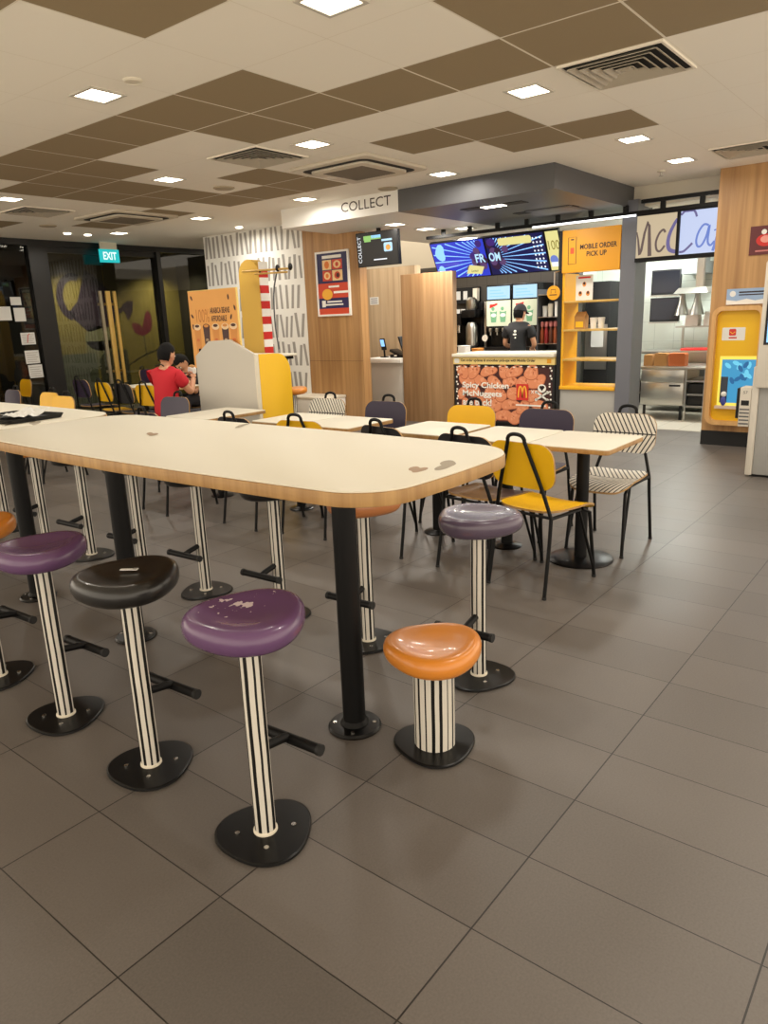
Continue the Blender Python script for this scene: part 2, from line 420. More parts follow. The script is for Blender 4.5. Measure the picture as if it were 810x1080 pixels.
for x0, x1 in ((6.105, 7.035), (7.045, 8.055)):
    g = MB(); g.m(gl).box(x0, x1, 11.494, 11.506, .1, 2.70); g.build('pane', door, smooth=0)
for x0, x1, mm in ((6.86, 6.91, mat('grey_wood', (150, 138, 112), .5)), (6.98, 7.06, goldwood), (7.12, 7.17, goldwood)):
    g = MB(); g.m(mm).box(x0, x1, 11.38, 11.42, .62, 2.13, .006).box(x0 + .01, x1 - .01, 11.42, 11.495, .8, .84).box(x0 + .01, x1 - .01, 11.42, 11.495, 1.9, 1.94); g.build('pull_bar', door)
# exterior lobby wall with its mural
olive = mat('olive_yellow_wall', (158, 140, 72), .7, noise=.18, nscale=3)
mpur = mat('mural_purple', (62, 46, 66), .7); mred = mat('mural_red', (128, 42, 60), .7); mgrn = mat('mural_green_grey', (150, 146, 112), .7); mgrd = mat('mural_dark_green', (84, 84, 66), .7)
mbrn = mat('mural_brown', (96, 74, 36), .7); mdk = mat('mural_near_black', (34, 32, 26), .8); mgst = mat('mural_grey', (112, 116, 98), .7)
mb = MB(); mb.m(olive).box(2.0, 12.0, 13.5, 13.6, 0, 3)
a = Art(mb, (0, 13.5, 0), *FY)
a.rect(2.6, .1, 6.0, 2.1, mbrn).rect(2.6, 2.1, 6.0, 2.7, mgst).rect(6.0, 0.05, 7.05, 2.95, mdk)
a.layer(2).poly([(6.7, 2.4), (6.85, 1.9), (6.95, 1.5), (7.0, 1.0), (6.9, .9), (6.85, 1.4), (6.75, 1.8), (6.62, 2.2)], mgst)
a.layer(3).stroke([(7.62 + .3 * cos(t), 2.12 + .38 * sin(t)) for t in [radians(q) for q in range(70, 262, 8)]], .13, mpur)
a.poly([(7.88, 2.62), (8.05, 2.55), (8.34, 2.26), (8.42, 2.0), (8.40, 1.62), (8.2, 1.56), (7.8, 1.48), (7.55, 1.72), (7.46, 1.86), (7.66, 2.05)], mpur)
a.layer(4).stroke(spline([(8.38, 1.86), (8.52, 1.86), (8.64, 1.93)]), .09, mpur).poly([(8.60, 1.98), (8.74, 2.06), (8.86, 2.06), (8.83, 1.86), (8.70, 1.66)], mpur)
a.layer(3).ell(8.05, 1.35, .34, .24, mgrn).rect(7.72, .75, 8.3, 1.3, mgrn).layer(5).poly([(7.95, 0.05), (7.95, .95), (8.1, 1.1), (8.6, 1.1), (8.6, .05)], mgrd)
a.layer(4).rect(7.1, .05, 7.9, 1.08, mgst).layer(5).rect(7.1, .66, 7.9, .7, mgrd)
a.layer(4).poly(spline([(9.0, 1.36), (8.82, 1.44), (8.78, 1.62), (8.93, 1.60), (9.03, 1.52)], 5), mred).poly(spline([(9.0, 1.36), (9.2, 1.46), (9.26, 1.7), (9.16, 1.86), (9.03, 1.6)], 5), mred)
a.stroke([(9.02, 1.36), (9.04, .9)], .025, mgrd).stroke(spline([(8.5, .75), (9.0, .98), (9.5, 1.1)]), .02, mgrd)
struct(mb.build('wall_mural', smooth=0), 'olive lobby wall with a painted watering can and flower')
mb = MB(); mb.m(mat('lobby_ceiling', (40, 38, 34), .7)).box(2.0, 12, 11.6, 13.6, 2.92, 3.0); struct(mb.build('ceiling_lobby', smooth=0))

# ================================================================== CEILING FITTINGS
def rsq(x, y, z, w, m1, m2, frame=.022):
    pass
def ceiling_light(x, y, z=CZ, w=.2, name='ceiling_light'):
    t = thing(name, (x, y, z), '', 'ceiling light', 0, 'square recessed ceiling lights')
    f = MB(); f.m(mat('lamp_frame', (200, 194, 182), .4))
    h = w / 2; e = w / 2 + .022
    f.box(-e, e, -e, -h, -.008, 0).box(-e, e, h, e, -.008, 0).box(-e, -h, -h, h, -.008, 0).box(h, e, -h, h, -.008, 0); f.build('frame', t, smooth=0)
    l = MB(); l.m(lens).box(-h, h, -h, h, -.004, -.0005); l.build('lens', t, smooth=0)
    return t
LIGHTS = [((0, 0), 'largest square ceiling light, cut by the top edge of the photo'),
          ((0, 3), 'square ceiling light high at the left, near a dark brown tile row'),
          ((3, 0), 'square ceiling light beside the slatted vent at upper right'),
          ((3, 3), 'square ceiling light above the cassette unit, left of centre'),
          ((3, 6), 'square ceiling light at left between two brown tile blocks'),
          ((2, 9), 'square ceiling light at the far left edge beside a small vent'),
          ((6, 0), 'square ceiling light right of the canopy, left one of the pair by the pillar'),
          ((8, 0), 'square ceiling light right of the canopy, nearer the oak pillar'),
          ((6, 3), 'square ceiling light just in front of the dark canopy'),
          ((6, 6), 'square ceiling light just left of the lettered bulkhead'),
          ((6, 9), 'square ceiling light before the striped wall'),
          ((6, 12), 'small distant square ceiling light over the entrance'),
          ((0, -3), 'square ceiling light overhead at right'), ((3, -3), 'square ceiling light right of the aisle'), ((6, -3), 'square ceiling light far right of the aisle'), ((0, 6), 'square ceiling light over the left end of the bar table')]
proto = None
def lamp(name, x, y, z, e, size=.2, col=(1.0, .94, .84), spread=170):
    d = bpy.data.lights.new(name, 'AREA'); d.shape = 'SQUARE'; d.size = size; d.energy = e; d.color = col; d.spread = radians(spread)
    o = bpy.data.objects.new(name, d); o.location = (x, y, z); COL.objects.link(o); return o
LE = 11.0
for (ij, lab) in LIGHTS:
    x, y = CX + .624 * (ij[0] + .5), CY + .638 * (ij[1] + .5)
    if proto is None:
        proto = ceiling_light(x, y); freeze(proto); t = proto; t['label'] = lab
    else:
        t = dup(proto, (x, y, CZ), 0, lab)
    lamp('ceiling_lamp', x, y, CZ - .012, LE)
for x, y, lab in ((7.75, 5.9, 'bright rectangular light in the lowered ceiling under the bulkhead lettering'), (8.5, 5.95, 'rectangular light in the lowered ceiling above the small menu screen'), (8.9, 5.6, 'rectangular light in the lowered ceiling above the oak panel')):
    t = dup(proto, (x, y, 2.655), 0, lab); t['group'] = 'lights in the lowered ceiling'; lamp('low_ceiling_lamp', x, y, 2.64, 20)

def vent(x, y, lab, s=.29):
    t = thing('ceiling_vent', (x, y, CZ), lab, 'air vent', 0, 'square slatted ceiling vents')
    f = MB(); f.m(tbar)
    f.box(-s - .015, s + .015, -s - .015, -s, -.012, 0).box(-s - .015, s + .015, s, s + .015, -.012, 0).box(-s - .015, -s, -s, s, -.012, 0).box(s, s + .015, -s, s, -.012, 0)
    f.build('frame', t, smooth=0)
    b = MB(); b.m(mat('vent_void', (30, 28, 26), .9)).box(-s, s, -s, s, -.002, 0); b.build('backing', t, smooth=0)
    for k in range(5):
        q = s - .03 - k * .052
        m = MB(); m.m(mat('vent_blade', (186, 176, 158), .5))
        for sx, sy in ((1, 0), (-1, 0), (0, 1), (0, -1)):
            if sx: vs = [(sx * q, -q, -.022), (sx * q, q, -.022), (sx * (q - .03), q - .03, -.004), (sx * (q - .03), -q + .03, -.004)]
            else: vs = [(-q, sy * q, -.022), (q, sy * q, -.022), (q - .03, sy * (q - .03), -.004), (-q + .03, sy * (q - .03), -.004)]
            m.add(vs + [(a, b_, c + .004) for a, b_, c in vs], [(0, 1, 2, 3), (7, 6, 5, 4), (0, 3, 7, 4), (1, 5, 6, 2), (3, 2, 6, 7), (0, 4, 5, 1)])
        if k == 4: m.box(-.03, .03, -.03, .03, -.02, -.012)
        m.build('louvre', t, smooth=0)
    return t
def cell(i, j): return CX + .624 * (i + .5), CY + .638 * (j + .5)
vent(*cell(3, -1), 'large slatted square vent at upper right beside brown tiles')
vent(*cell(3, 4), 'slatted square vent left of the near cassette unit')
vent(*cell(3, 10), 'small slatted vent at the far left edge')
vent(*cell(8, -1), 'slatted vent cut by the right edge above the oak pillar')
def cassette(x, y, lab):
    t = thing('ceiling_cassette', (x, y, CZ), lab, 'air conditioner', 0, 'cassette air conditioners in the ceiling')
    p = MB(); p.m(mat('cassette_white', (206, 196, 178), .45)); p.prism(rrect(-.47, -.47, .47, .47, .05), -.03, 0, .008); p.build('panel', t)
    s_ = MB(); s_.m(blackmat)
    o1 = rrect(-.40, -.40, .40, .40, .1); i1 = rrect(-.335, -.335, .335, .335, .07); n = len(o1)
    s_.add([(a, b, -.0315) for a, b in o1] + [(a, b, -.0315) for a, b in i1], [(i, n + i, n + (i + 1) % n, (i + 1) % n) for i in range(n)]); s_.build('air_slot', t, smooth=0)
    l = MB(); l.m(mat('cassette_white', ())); l.prism(rrect(-.335, -.335, .335, .335, .07), -.05, -.03, .006); l.build('inner_panel', t)
    g = MB(); g.m(mat('cassette_grille', (120, 110, 96), .6)); g.box(-.24, .24, -.24, .24, -.0535, -.05)
    for k in range(16):
        g.box(-.24, .24, -.235 + k * .03, -.225 + k * .03, -.056, -.0535)
    g.build('grille', t, smooth=0)
    return t
cassette(5.66, 4.71, 'large cassette unit in the ceiling left of the lettered bulkhead')
cassette(5.7, 8.6, 'cassette unit further off at left above the entrance side')
def disc(x, y, r, nm, lab, cat, m=tbar, z=CZ):
    o = MB(); o.m(m).lathe([(r, 0), (r, -.006), (r * .86, -.014), (r * .8, -.010), (r * .3, -.012)], n=28); ob = o.build(nm); ob.location = (x, y, z); tag(ob, lab, cat); return ob
sg = mat('speaker_grille', (176, 162, 138), .7)
disc(5.36, 6.29, .11, 'ceiling_speaker', 'round ceiling speaker left of the near cassette unit', 'speaker', sg)
disc(6.75, 5.22, .11, 'ceiling_speaker', 'round ceiling speaker above the bulkhead lettering', 'speaker', sg)
disc(5.35, 9.9, .11, 'ceiling_speaker', 'round ceiling speaker at far left beyond the vent', 'speaker', sg)
disc(2.78, 3.97, .055, 'smoke_detector', 'small round detector beside the upper left ceiling light', 'smoke detector', cream)
disc(4.7, 11.2, .05, 'spotlight', 'small round spotlight at the left end near the glazing', 'spotlight', lens)
for x, lab in ((5.95, 'left one of two small round spotlights near the exit sign'), (6.27, 'right one of two small round spotlights near the exit sign')):
    disc(x, 10.5, .05, 'spotlight', lab, 'spotlight', lens)
disc(7.55, 8.6, .05, 'spotlight', 'small round spotlight above the striped wall', 'spotlight', lens)
lamp('spot_lamp', 7.45, 8.6, CZ - .03, 10, .1)
t = thing('sprinkler', (8.2, 2.76, CZ), 'small ceiling sprinkler head near the oak pillar', 'sprinkler')
o = MB(); o.m(cream).cyl(0, 0, -.012, 0, .04); o.build('plate', t); o = MB(); o.m(chrome).cyl(0, 0, -.05, -.012, .012).cyl(0, 0, -.055, -.05, .022); o.build('head', t)

for x0, y0, lab in ((7.4, 4.28, 'spotlight strip in the underside of the grey canopy, nearer the front edge'), (8.2, 4.06, 'spotlight strip in the underside of the grey canopy, further back')):
    t = thing('track_light', (x0, y0, 2.65), lab, 'ceiling light', 0, 'strips under the canopy')
    o = MB(); o.m(blackmat).box(-.08, .08, -.38, .38, -.006, 0); o.build('housing', t, smooth=0)
    o = MB(); o.m(lens).box(-.06, .06, -.13, .13, -.010, -.006); o.build('lens', t, smooth=0)
    lamp('track_lamp', x0, y0, 2.63, 10, .15)
# exit sign
exit_m = scr('exit_green_light', (40, 205, 205), .9)
t = thing('exit_sign', (7.05, 11.25, CZ), 'small lit turquoise exit sign over the entrance doors', 'exit sign')
o = MB(); o.m(cream).box(-.15, .15, -.012, .012, -.11, 0); o.build('mount', t, smooth=0)
o = MB(); o.m(exit_m).box(-.17, .17, -.02, .02, -.31, -.11)
Art(o, (0, -.02, -.21), *FY).text('EXIT', 0, 0, scr('exit_letter', (235, 255, 250), 1.1), w=.24, h=.12, bold=True)
o.build('lit_panel', t, smooth=0)
# glazing notices
for k, (x, z, w, h) in enumerate(((5.32, 1.80, .2, .2), (5.55, 1.78, .17, .2), (5.52, 1.98, .16, .12))):
    o = MB(); o.m(paper).box(-w / 2, w / 2, -.002, .002, -h / 2, h / 2); ob = o.build('notice', smooth=0); ob.location = (x, 11.485, z)
    tag(ob, ('white blank card on the glass at the left edge', 'square white card on the glass next to the window post', 'small grey note above the square white card')[k], 'notice', 'notices on the glass')
for k, (x, z, w, h) in enumerate(((5.62, 1.42, .22, .18), (5.64, 1.14, .22, .2), (5.66, .92, .22, .2))):
    o = MB(); o.m(paper).box(-w / 2, w / 2, -.002, .002, -h / 2, h / 2)
    a = Art(o, (0, -.002, 0), *FY)
    for q in range(5): a.rect(-w * .4, h * (.34 - q * .17), w * (.4 - .1 * (q % 2)), h * (.30 - q * .17), mat('faint_grey_print', (170, 160, 156), .7))
    if k == 0: a.layer(2).stroke([(-.02, -.06), (0, .05), (.03, .07)], .012, redp)
    ob = o.build('notice', smooth=0); ob.location = (x, 11.485, z)
    tag(ob, ('paper notice with a red mark on the glass', 'printed paper notice below the red marked one', 'lowest printed paper notice on the glass')[k], 'notice', 'notices on the glass')

# ================================================================== BAR TABLES
def bowed(w, l, r, bow):     # half-width w (x), half-length l (y): gently bowed rectangle with rounded corners
    pts = rrect(-w, -l, w, l, r, 10); out = []
    n = len(pts)
    dense = []
    for i in range(n):
        p, q = pts[i], pts[(i + 1) % n]; k = 14 if math.dist(p, q) > .3 else 1
        for j in range(k): dense.append((p[0] + (q[0] - p[0]) * j / k, p[1] + (q[1] - p[1]) * j / k))
    for x, y in dense:
        f = 1 + bow * (1 - (y / l) ** 2); g = 1 + .02 * (1 - (x / w) ** 2)
        out.append((x * f, y * g))
    return out
worn = wood('worn_wood_patch', (176, 140, 96), (150, 120, 88), 2, 'y'); wear2 = mat('scuffed_grey_patch', (160, 148, 128), .6)
def bar_table(y, label, legs, marks):
    t = thing('bar_table', (1.835, y, 0), label, 'table')
    P = bowed(.405, 1.225, .16, .10)
    e = MB(); e.m(ply).prism(P, 1.003, 1.044, .004); e.build('edge_core', t)
    w = MB(); w.m(white).prism([(a * .992, b * .997) for a, b in P], 1.044, 1.05, .002)
    a = Art(w, (0, 0, 1.05), (1, 0, 0), (0, 1, 0)); a.g = .0004
    for k, (mx, my, ax, ay, mm, rot) in enumerate(marks):
        a.l = 1 + k; a.ell(mx - 1.835, my - y, ax, ay, mm, 30, rot, .34, k)
    w.build('tabletop', t)
    for ly in legs:
        g = MB(); g.m(black).cyl(0, ly - y, .012, 1.003, .043, 28).prism([(p[0], p[1] + ly - y) for p in rrect(-.09, -.09, .09, .09, .02)], .99, 1.003).lathe([(.055, .012), (.055, .02), (.044, .035)], 0, ly - y, 28)
        go = g.build('leg', t)
        b = MB(); b.m(blackg).lathe([(.10, 0), (.102, .006), (.095, .014), (.06, .018)], 0, ly - y, 36); b.build('base_plate', go)
        for q in range(4):
            c = MB(); c.m(chrome).cyl(.076 * cos(q * pi / 2 + .6), ly - y + .076 * sin(q * pi / 2 + .6), .0145, .019, .008, 12); c.build('bolt', go)
    return t
bar_table(2.415, 'long white bar table nearest the camera, with worn patches on its top', (1.665, 3.12),
          [(1.77, 1.29, .05, .022, worn, .3), (1.87, 1.25, .06, .03, wear2, .2), (1.84, 2.78, .055, .02, worn, .9), (2.2, 2.6, .05, .02, wear2, .4)])
bar_table(4.92, 'second long white bar table continuing to the left edge, carrying the tray', (4.12, 5.6), [(1.80, 3.75, .1, .02, wear2, 1.0), (1.72, 3.86, .06, .018, wear2, .9)])

# tray with papers on the second bar table
t = thing('serving_tray', (1.83, 4.03, 1.052), 'black serving tray at the left end of the white bar tables', 'tray', radians(8))
o = MB(); o.m(blackmat).prism(rrect(-.15, -.2, .15, .2, .03), 0, .006)
n_ = rrect(-.15, -.2, .15, .2, .03); n2_ = rrect(-.165, -.215, .165, .215, .04); k = len(n_)
o.add([(a, b, .004) for a, b in n_] + [(a, b, .022) for a, b in n2_] + [(a * 1.01, b * 1.01, .022) for a, b in n2_] + [(a * 1.02, b * 1.02, .0) for a, b in n_],
      [(i, (i + 1) % k, k + (i + 1) % k, k + i) for i in range(k)] + [(k + i, k + (i + 1) % k, 2 * k + (i + 1) % k, 2 * k + i) for i in range(k)] + [(2 * k + i, 2 * k + (i + 1) % k, 3 * k + (i + 1) % k, 3 * k + i) for i in range(k)])
o.build('tray_body', t)
o = MB(); o.m(paper); ns = 8; rd = random.Random(5)
vs = [(-.1 + .2 * i / ns, -.1 + .25 * j / ns, .012 + .02 * rd.random() + .045 * max(0, (i / ns - .55)) ) for i in range(ns + 1) for j in range(ns + 1)]
fs = [(i * (ns + 1) + j, (i + 1) * (ns + 1) + j, (i + 1) * (ns + 1) + j + 1, i * (ns + 1) + j + 1) for i in range(ns) for j in range(ns)]
o.add(vs, fs); ob = o.build('paper_wrapper', smooth=0); ob.location = (1.86, 3.98, 1.054); tag(ob, 'crumpled white paper lying on the black tray', 'paper')

# ================================================================== STOOLS
def tri(a3): return lambda t: 1 + a3 * cos(3 * t)
def seat_mesh(R, zt, th, vinyl, a3=.055):
    m = MB(); m.m(vinyl); n = 56; prof = []
    steps = 12
    for i in range(steps + 1):                      # round rim, from under-side to top
        q = -pi / 2 + pi * i / steps
        prof.append((R - .034 + .034 * cos(q), zt - th / 2 + (th / 2) * sin(q)))
    prof = [(R * .25, zt - th), (R * .6, zt - th)] + prof + [(R * .72, zt + .002), (R * .55, zt - .001), (R * .35, zt - .003), (R * .12, zt - .004)]
    vs = []; fs = []
    for (r, z) in prof:
        for k in range(n):
            tt = 2 * pi * k / n; q = r * (1 + a3 * cos(3 * tt) * min(1, r / (R * .7)))
            x, y = q * cos(tt), q * sin(tt)
            dz = 0
            if z > zt - th * .55:
                d = (r / R)
                dz = .010 * d * d * cos(2 * tt) - .010 * (1 - d * d) + .012 * (y / R) ** 2 - .006 * max(0, -x / R)
            vs.append((x, y, z + dz))
    for i in range(len(prof) - 1):
        for k in range(n): fs.append((i * n + k, i * n + (k + 1) % n, (i + 1) * n + (k + 1) % n, (i + 1) * n + k))
    fs.append(tuple(range(n))[::-1]); fs.append(tuple((len(prof) - 1) * n + k for k in range(n)))
    m.add(vs, fs); return m
def bar_stool(vinyl, nm='bar_stool', low=False):
    t = thing(nm, (0, 0, 0), '', 'stool', 0, 'bar stools fixed along the white bar tables')
    zt, R = (.415, .172) if low else (.735, .172)
    seat_mesh(R, zt, .078, vinyl).build('seat', t, smooth=60)
    p = MB()
    if low: p.m(stripecol).cyl(0, 0, .012, zt - .07, .074, 40)
    else: p.m(stripepost).cyl(0, 0, .012, zt - .072, .032, 32)
    p.build('post', t)
    c = MB(); c.m(black).lathe([(.085, zt - .088), (.12, zt - .078), (.12, zt - .07)], n=24); c.build('seat_plate', t)
    b = MB(); b.m(blackg).lathe([(.142, 0), (.146, .004), (.145, .010), (.140, .0125), (.10, .013)], n=64, shape=tri(.07)); bo = b.build('base_plate', t, smooth=20)
    if not low:
        co = MB(); co.m(cream).lathe([(.037, .012), (.037, .018), (.033, .022)], n=28); co.build('collar', t)
    for q in range(4 if not low else 0):
        an = q * pi / 2 + pi / 4
        c = MB(); c.m(chrome).cyl(.085 * cos(an), .085 * sin(an), .0135, .0175, .008, 10); c.build('screw', bo)
    if not low:
        f = MB(); f.m(black).tube([(.022, 0, .285), (.10, 0, .27), (.125, 0, .262)], .0145, 12)
        f.tube([(.128, -.125, .258), (.128, .125, .258)], .0165, 14); fo = f.build('footrest', t)
        for s in (-1, 1):
            r = MB(); r.m(rubber).tube([(.128, s * .120, .258), (.128, s * .133, .258)], .018, 14); r.build('end_cap', fo)
    return t
def scuffed(name, src):
    m = src.copy(); m.name = name; MATS[name] = m; nt = m.node_tree; b = nt.nodes['Principled BSDF']; tc = N(nt, 'ShaderNodeTexCoord')
    nz = N(nt, 'ShaderNodeTexNoise'); nz.inputs['Scale'].default_value = 34; nz.inputs['Detail'].default_value = 5; nt.links.new(tc.outputs['Object'], nz.inputs['Vector'])
    d = N(nt, 'ShaderNodeVectorMath'); d.operation = 'DISTANCE'; nt.links.new(tc.outputs['Object'], d.inputs[0]); d.inputs[1].default_value = (.03, .07, .73)
    f = MATH(nt, 'GREATER_THAN', MATH(nt, 'SUBTRACT', nz.outputs['Fac'], MATH(nt, 'MULTIPLY', d.outputs['Value'], 1.9)), .50)
    nt.links.new(mixcol(nt, f, b.inputs['Base Color'].default_value[:], lin((206, 190, 196))), b.inputs['Base Color']); return m
vscuff = scuffed('scuffed_purple_vinyl', vpurple)
protoS = {}
def stool(vin, x, y, rz, label, mark=None):
    if vin.name not in protoS:
        o = bar_stool(vin); freeze(o); protoS[vin.name] = o; o.location = (x, y, 0); o.rotation_euler.z = rz; o['label'] = label; return o
    return dup(protoS[vin.name], (x, y, 0), rz, label)
near = [(vscuff, 1.496, 'purple padded bar stool closest to the camera, with scuffed seat'), (vblack, 2.088, 'black padded bar stool on the near side of the bar table'),
        (vpurple, 2.672, 'purple padded bar stool left of the black one on the near side'), (vorange, 3.26, 'orange padded bar stool cut off by the left edge, near side')]
for v, y, l in near: stool(v, 1.22, y, radians(4), l)
rear = [(vpurple2, 1.483, 'greyish purple bar stool behind the low orange stool, at the table end'), (vtan, 2.10, 'tan orange bar stool on the far side, behind the nearest table leg'),
        (vblack, 2.70, 'black bar stool on the far side, behind the nearest purple stool'), (vblack, 3.335, 'black bar stool on the far side, third from the tan orange stool end'),
        (vblack, 3.96, 'black bar stool on the far side, hidden partly by the middle table leg'), (vblack, 4.58, 'black bar stool on the far side, with its base clear left of the middle leg'),
        (vorange, 5.20, 'orange bar stool on the far side near the left table leg'), (vblack, 5.82, 'black bar stool on the far side at the left edge')]
for v, y, l in rear: stool(v, 2.445, y, pi + radians(3), l)
o = bar_stool(vorange, 'low_stool', True); o.location = (1.908, 1.343, 0); o.rotation_euler.z = radians(-18); o['label'] = 'low orange padded stool on a wide striped column at the table end'; del o['group']
freeze(o); o2 = dup(o, (4.80, 6.92, 0), 0, 'low stool that the person in the red shirt sits on'); o2.scale.z = 1.0
# marks on two near seats
for (x, y, l, rz, n) in ((1.24, 2.10, 'small white paper scrap on the black bar stool seat', 2.2, 'paper_scrap'),):
    m = MB(); m.m(paper).box(-.028, .028, -.006, .006, 0, .003).box(-.03, -.015, -.01, .008, 0, .003); o = m.build(n, smooth=0); o.location = (x, y, .7285); o.rotation_euler.z = rz; tag(o, l, 'paper')

# ================================================================== DINING TABLES
def dining_table(x, y, lx, ly, label, br=.1):
    t = thing('dining_table', (x, y, 0), label, 'table', 0, 'small dining tables in the row behind the bar')
    P = rrect(-lx / 2, -ly / 2, lx / 2, ly / 2, .035)
    m = MB(); m.m(ply).prism(P, .722, .747, .002); m.build('edge_core', t)
    m = MB(); m.m(white).prism([(a * .995, b * .995) for a, b in P], .747, .752, .001); m.build('tabletop', t)
    m = MB(); m.m(black).cyl(-.02, 0, .014, .715, .038, 28).box(-.17, .13, -.15, .15, .710, .722, .004); m.build('post', t)
    m = MB(); m.m(blackg).lathe([(br, 0), (br + .002, .006), (br - .01, .013), (br * .5, .018), (.045, .022)], -.02, 0, 44); m.build('base_plate', t)
    return t
dining_table(4.15, 1.762, .58, .515, 'right-most dining table on a wide round base, beside the yellow chair', .2)
dining_table(4.15, 2.282, .58, .515, 'dining table pushed against the left side of the right-most one')
dining_table(4.18, 2.86, .56, .55, 'single dining table in front of the oak panel')
dining_table(4.16, 3.70, .56, .515, 'dining table of the middle pair, right half')
dining_table(4.16, 4.225, .56, .515, 'dining table of the middle pair, left half')
dining_table(4.12, 5.20, .70, .56, 'dining table just in front of the tall grey partition')
dining_table(5.72, 6.62, .60, .56, 'dining table where the man in red is eating')
dining_table(5.83, 8.22, .62, .60, 'white dining table behind the man in red, right half of a pair')
dining_table(5.83, 8.84, .62, .60, 'white dining table by the entrance doors, left half of a pair')
dining_table(7.7, 10.9, .62, .60, 'dining table close to the glazing behind the man in red')

# ================================================================== CHAIRS
def shell(w, d, th, r, face, edge, zf, n_r=7):
    """rounded-rectangle plywood shell in local (p, q): p across width w, q along d; zf(p, q) gives its bend. returns builder of (q, p, z) points"""
    m = MB(); o = rrect(-w / 2, -d / 2, w / 2, d / 2, r, 6)
    dense = []
    for i in range(len(o)):
        p, q = o[i], o[(i + 1) % len(o)]; k = 6 if math.dist(p, q) > .06 else 1
        for j in range(k): dense.append((p[0] + (q[0] - p[0]) * j / k, p[1] + (q[1] - p[1]) * j / k))
    n = len(dense); vs = []; sc = [1, .97, .85, .65, .45, .25, .08]
    for side in (1, -1):
        for s in sc:
            for (p, q) in dense: vs.append((q * s, p * s, zf(p * s, q * s) + side * th / 2))
    K = len(sc); ft = []; fb = []
    for i in range(K - 1):
        for k in range(n):
            a, b, c, d_ = i * n + k, i * n + (k + 1) % n, (i + 1) * n + (k + 1) % n, (i + 1) * n + k
            ft.append((a, b, c, d_)); O = K * n; fb.append((O + d_, O + c, O + b, O + a))
    ft.append(tuple((K - 1) * n + k for k in range(n))); fb.append(tuple(K * n + (K - 1) * n + k for k in range(n))[::-1])
    m.m(face).add(vs, ft + fb)
    ed = []
    o2 = len(m.v); m.m(edge).add([vs[k] for k in range(n)] + [vs[K * n + k] for k in range(n)], [(n + k, n + (k + 1) % n, (k + 1) % n, k) for k in range(n)])
    return m
def cafe_chair(seatm, backm):
    t = thing('cafe_chair', (0, 0, 0), '', 'chair', 0, 'cafe chairs at the small tables')
    s = shell(.40, .45, .012, .09, seatm, ply, lambda p, q: -.045 * max(0, (q - .08) / .145) ** 2 + .010 * max(0, -q / .2) + .012 * (p / .2) ** 2)
    s.v = [(x + .025, y, z + .452) for x, y, z in s.v]; s.build('seat', t, smooth=50)
    b = shell(.42, .255, .012, .085, backm, ply, lambda p, q: 0.28 * p * p)
    tl = radians(8)
    b.v = [(-.225 + z * 1.0 - q * sin(tl), p, .715 + q * cos(tl)) for q, p, z in b.v]
    b.f = [f[::-1] for f in b.f]; b.build('backrest', t, smooth=50)
    for sgn in (-1, 1):
        l = MB(); l.m(black).tube(spline([(-.2, sgn * .185, .440), (-.215, sgn * .188, .30), (-.26, sgn * .195, .012)], 5), .0105, 10); lo = l.build('leg', t)
        g = MB(); g.m(rubber).tube([(-.2595, sgn * .195, .014), (-.261, sgn * .195, 0)], .0125, 10); g.build('foot', lo)
        l = MB(); l.m(black).tube([(.12, sgn * .165, .432), (.185, sgn * .172, .40), (.232, sgn * .185, .012)], .0105, 10).tube([(.09, sgn * .165, .43), (.228, sgn * .184, .05)], .0085, 10); lo = l.build('leg', t)
        g = MB(); g.m(rubber).tube([(.232, sgn * .185, .014), (.2325, sgn * .185, 0)], .0125, 10); g.build('foot', lo)
    u = MB(); u.m(black)
    up = [(-.2, -.185, .440), (-.225, -.14, .60), (-.265, -.062, .83), (-.270, -.055, .862), (-.272, -.038, .882), (-.273, 0, .889)]
    up = up + [(x, -y, z) for x, y, z in up[-2::-1]]
    u.tube(spline(up, 5), .0105, 10); u.build('back_frame', t)
    f = MB(); f.m(black).tube([(-.2, -.185, .440), (-.05, -.168, .432), (.10, -.165, .43), (.12, -.15, .43), (.12, .15, .43), (.10, .165, .43), (-.05, .168, .432), (-.2, .185, .440)], .010, 10).tube([(-.19, -.18, .44), (-.19, .18, .44)], .0085, 10); f.build('seat_frame', t)
    return t
protoC = {}
KINDS = {'yellow': (yellow, yellow), 'purple': (purplec, purplec), 'black': (brownc, darkc), 'dark': (darkc, darkc), 'striped': (herr_seat, herr_back)}
def chair(kind, x, y, rz, label):
    rz = radians(rz)
    if kind not in protoC:
        o = cafe_chair(*KINDS[kind]); freeze(o); protoC[kind] = o; o.location = (x, y, 0); o.rotation_euler.z = rz; o['label'] = label; return o
    return dup(protoC[kind], (x, y, 0), rz, label)
chair('yellow', 3.67, 1.785, -10, 'yellow chair seen from behind, pulled out at the right-most dining table')
chair('black', 3.75, 2.20, -8, 'chair with brown seat and black back beside the nearest yellow chair')
chair('dark', 3.82, 2.86, -11, 'black chair seen from behind just beyond the end of the bar table')
chair('yellow', 3.80, 3.65, 7, 'yellow chair peeking over the middle of the bar table top')
chair('dark', 3.73, 4.215, -3, 'black chair peeking over the bar table near the yellow partition')
chair('purple', 3.65, 5.19, -5, 'purple chair tucked behind the bar table in front of the grey partition')
chair('purple', 4.10, 6.06, 184, 'purple chair with pale edge in front of the man in red')
chair('striped', 4.50, 1.735, 180, 'white chair with black herringbone lines at the right-most table')
chair('purple', 4.52, 2.31, 180, 'dark purple chair in front of the promotional panel')
chair('yellow', 4.52, 2.93, 181, 'yellow chair between the oak panel and the promotional panel')
chair('purple', 4.52, 3.76, 182, 'dark purple chair in front of the side collection counter')
chair('striped', 4.52, 4.42, 182, 'white herringbone chair in front of the oak poster wall')
chair('yellow', 5.37, 7.80, 4, 'yellow chair seen from behind directly left of the man in red')
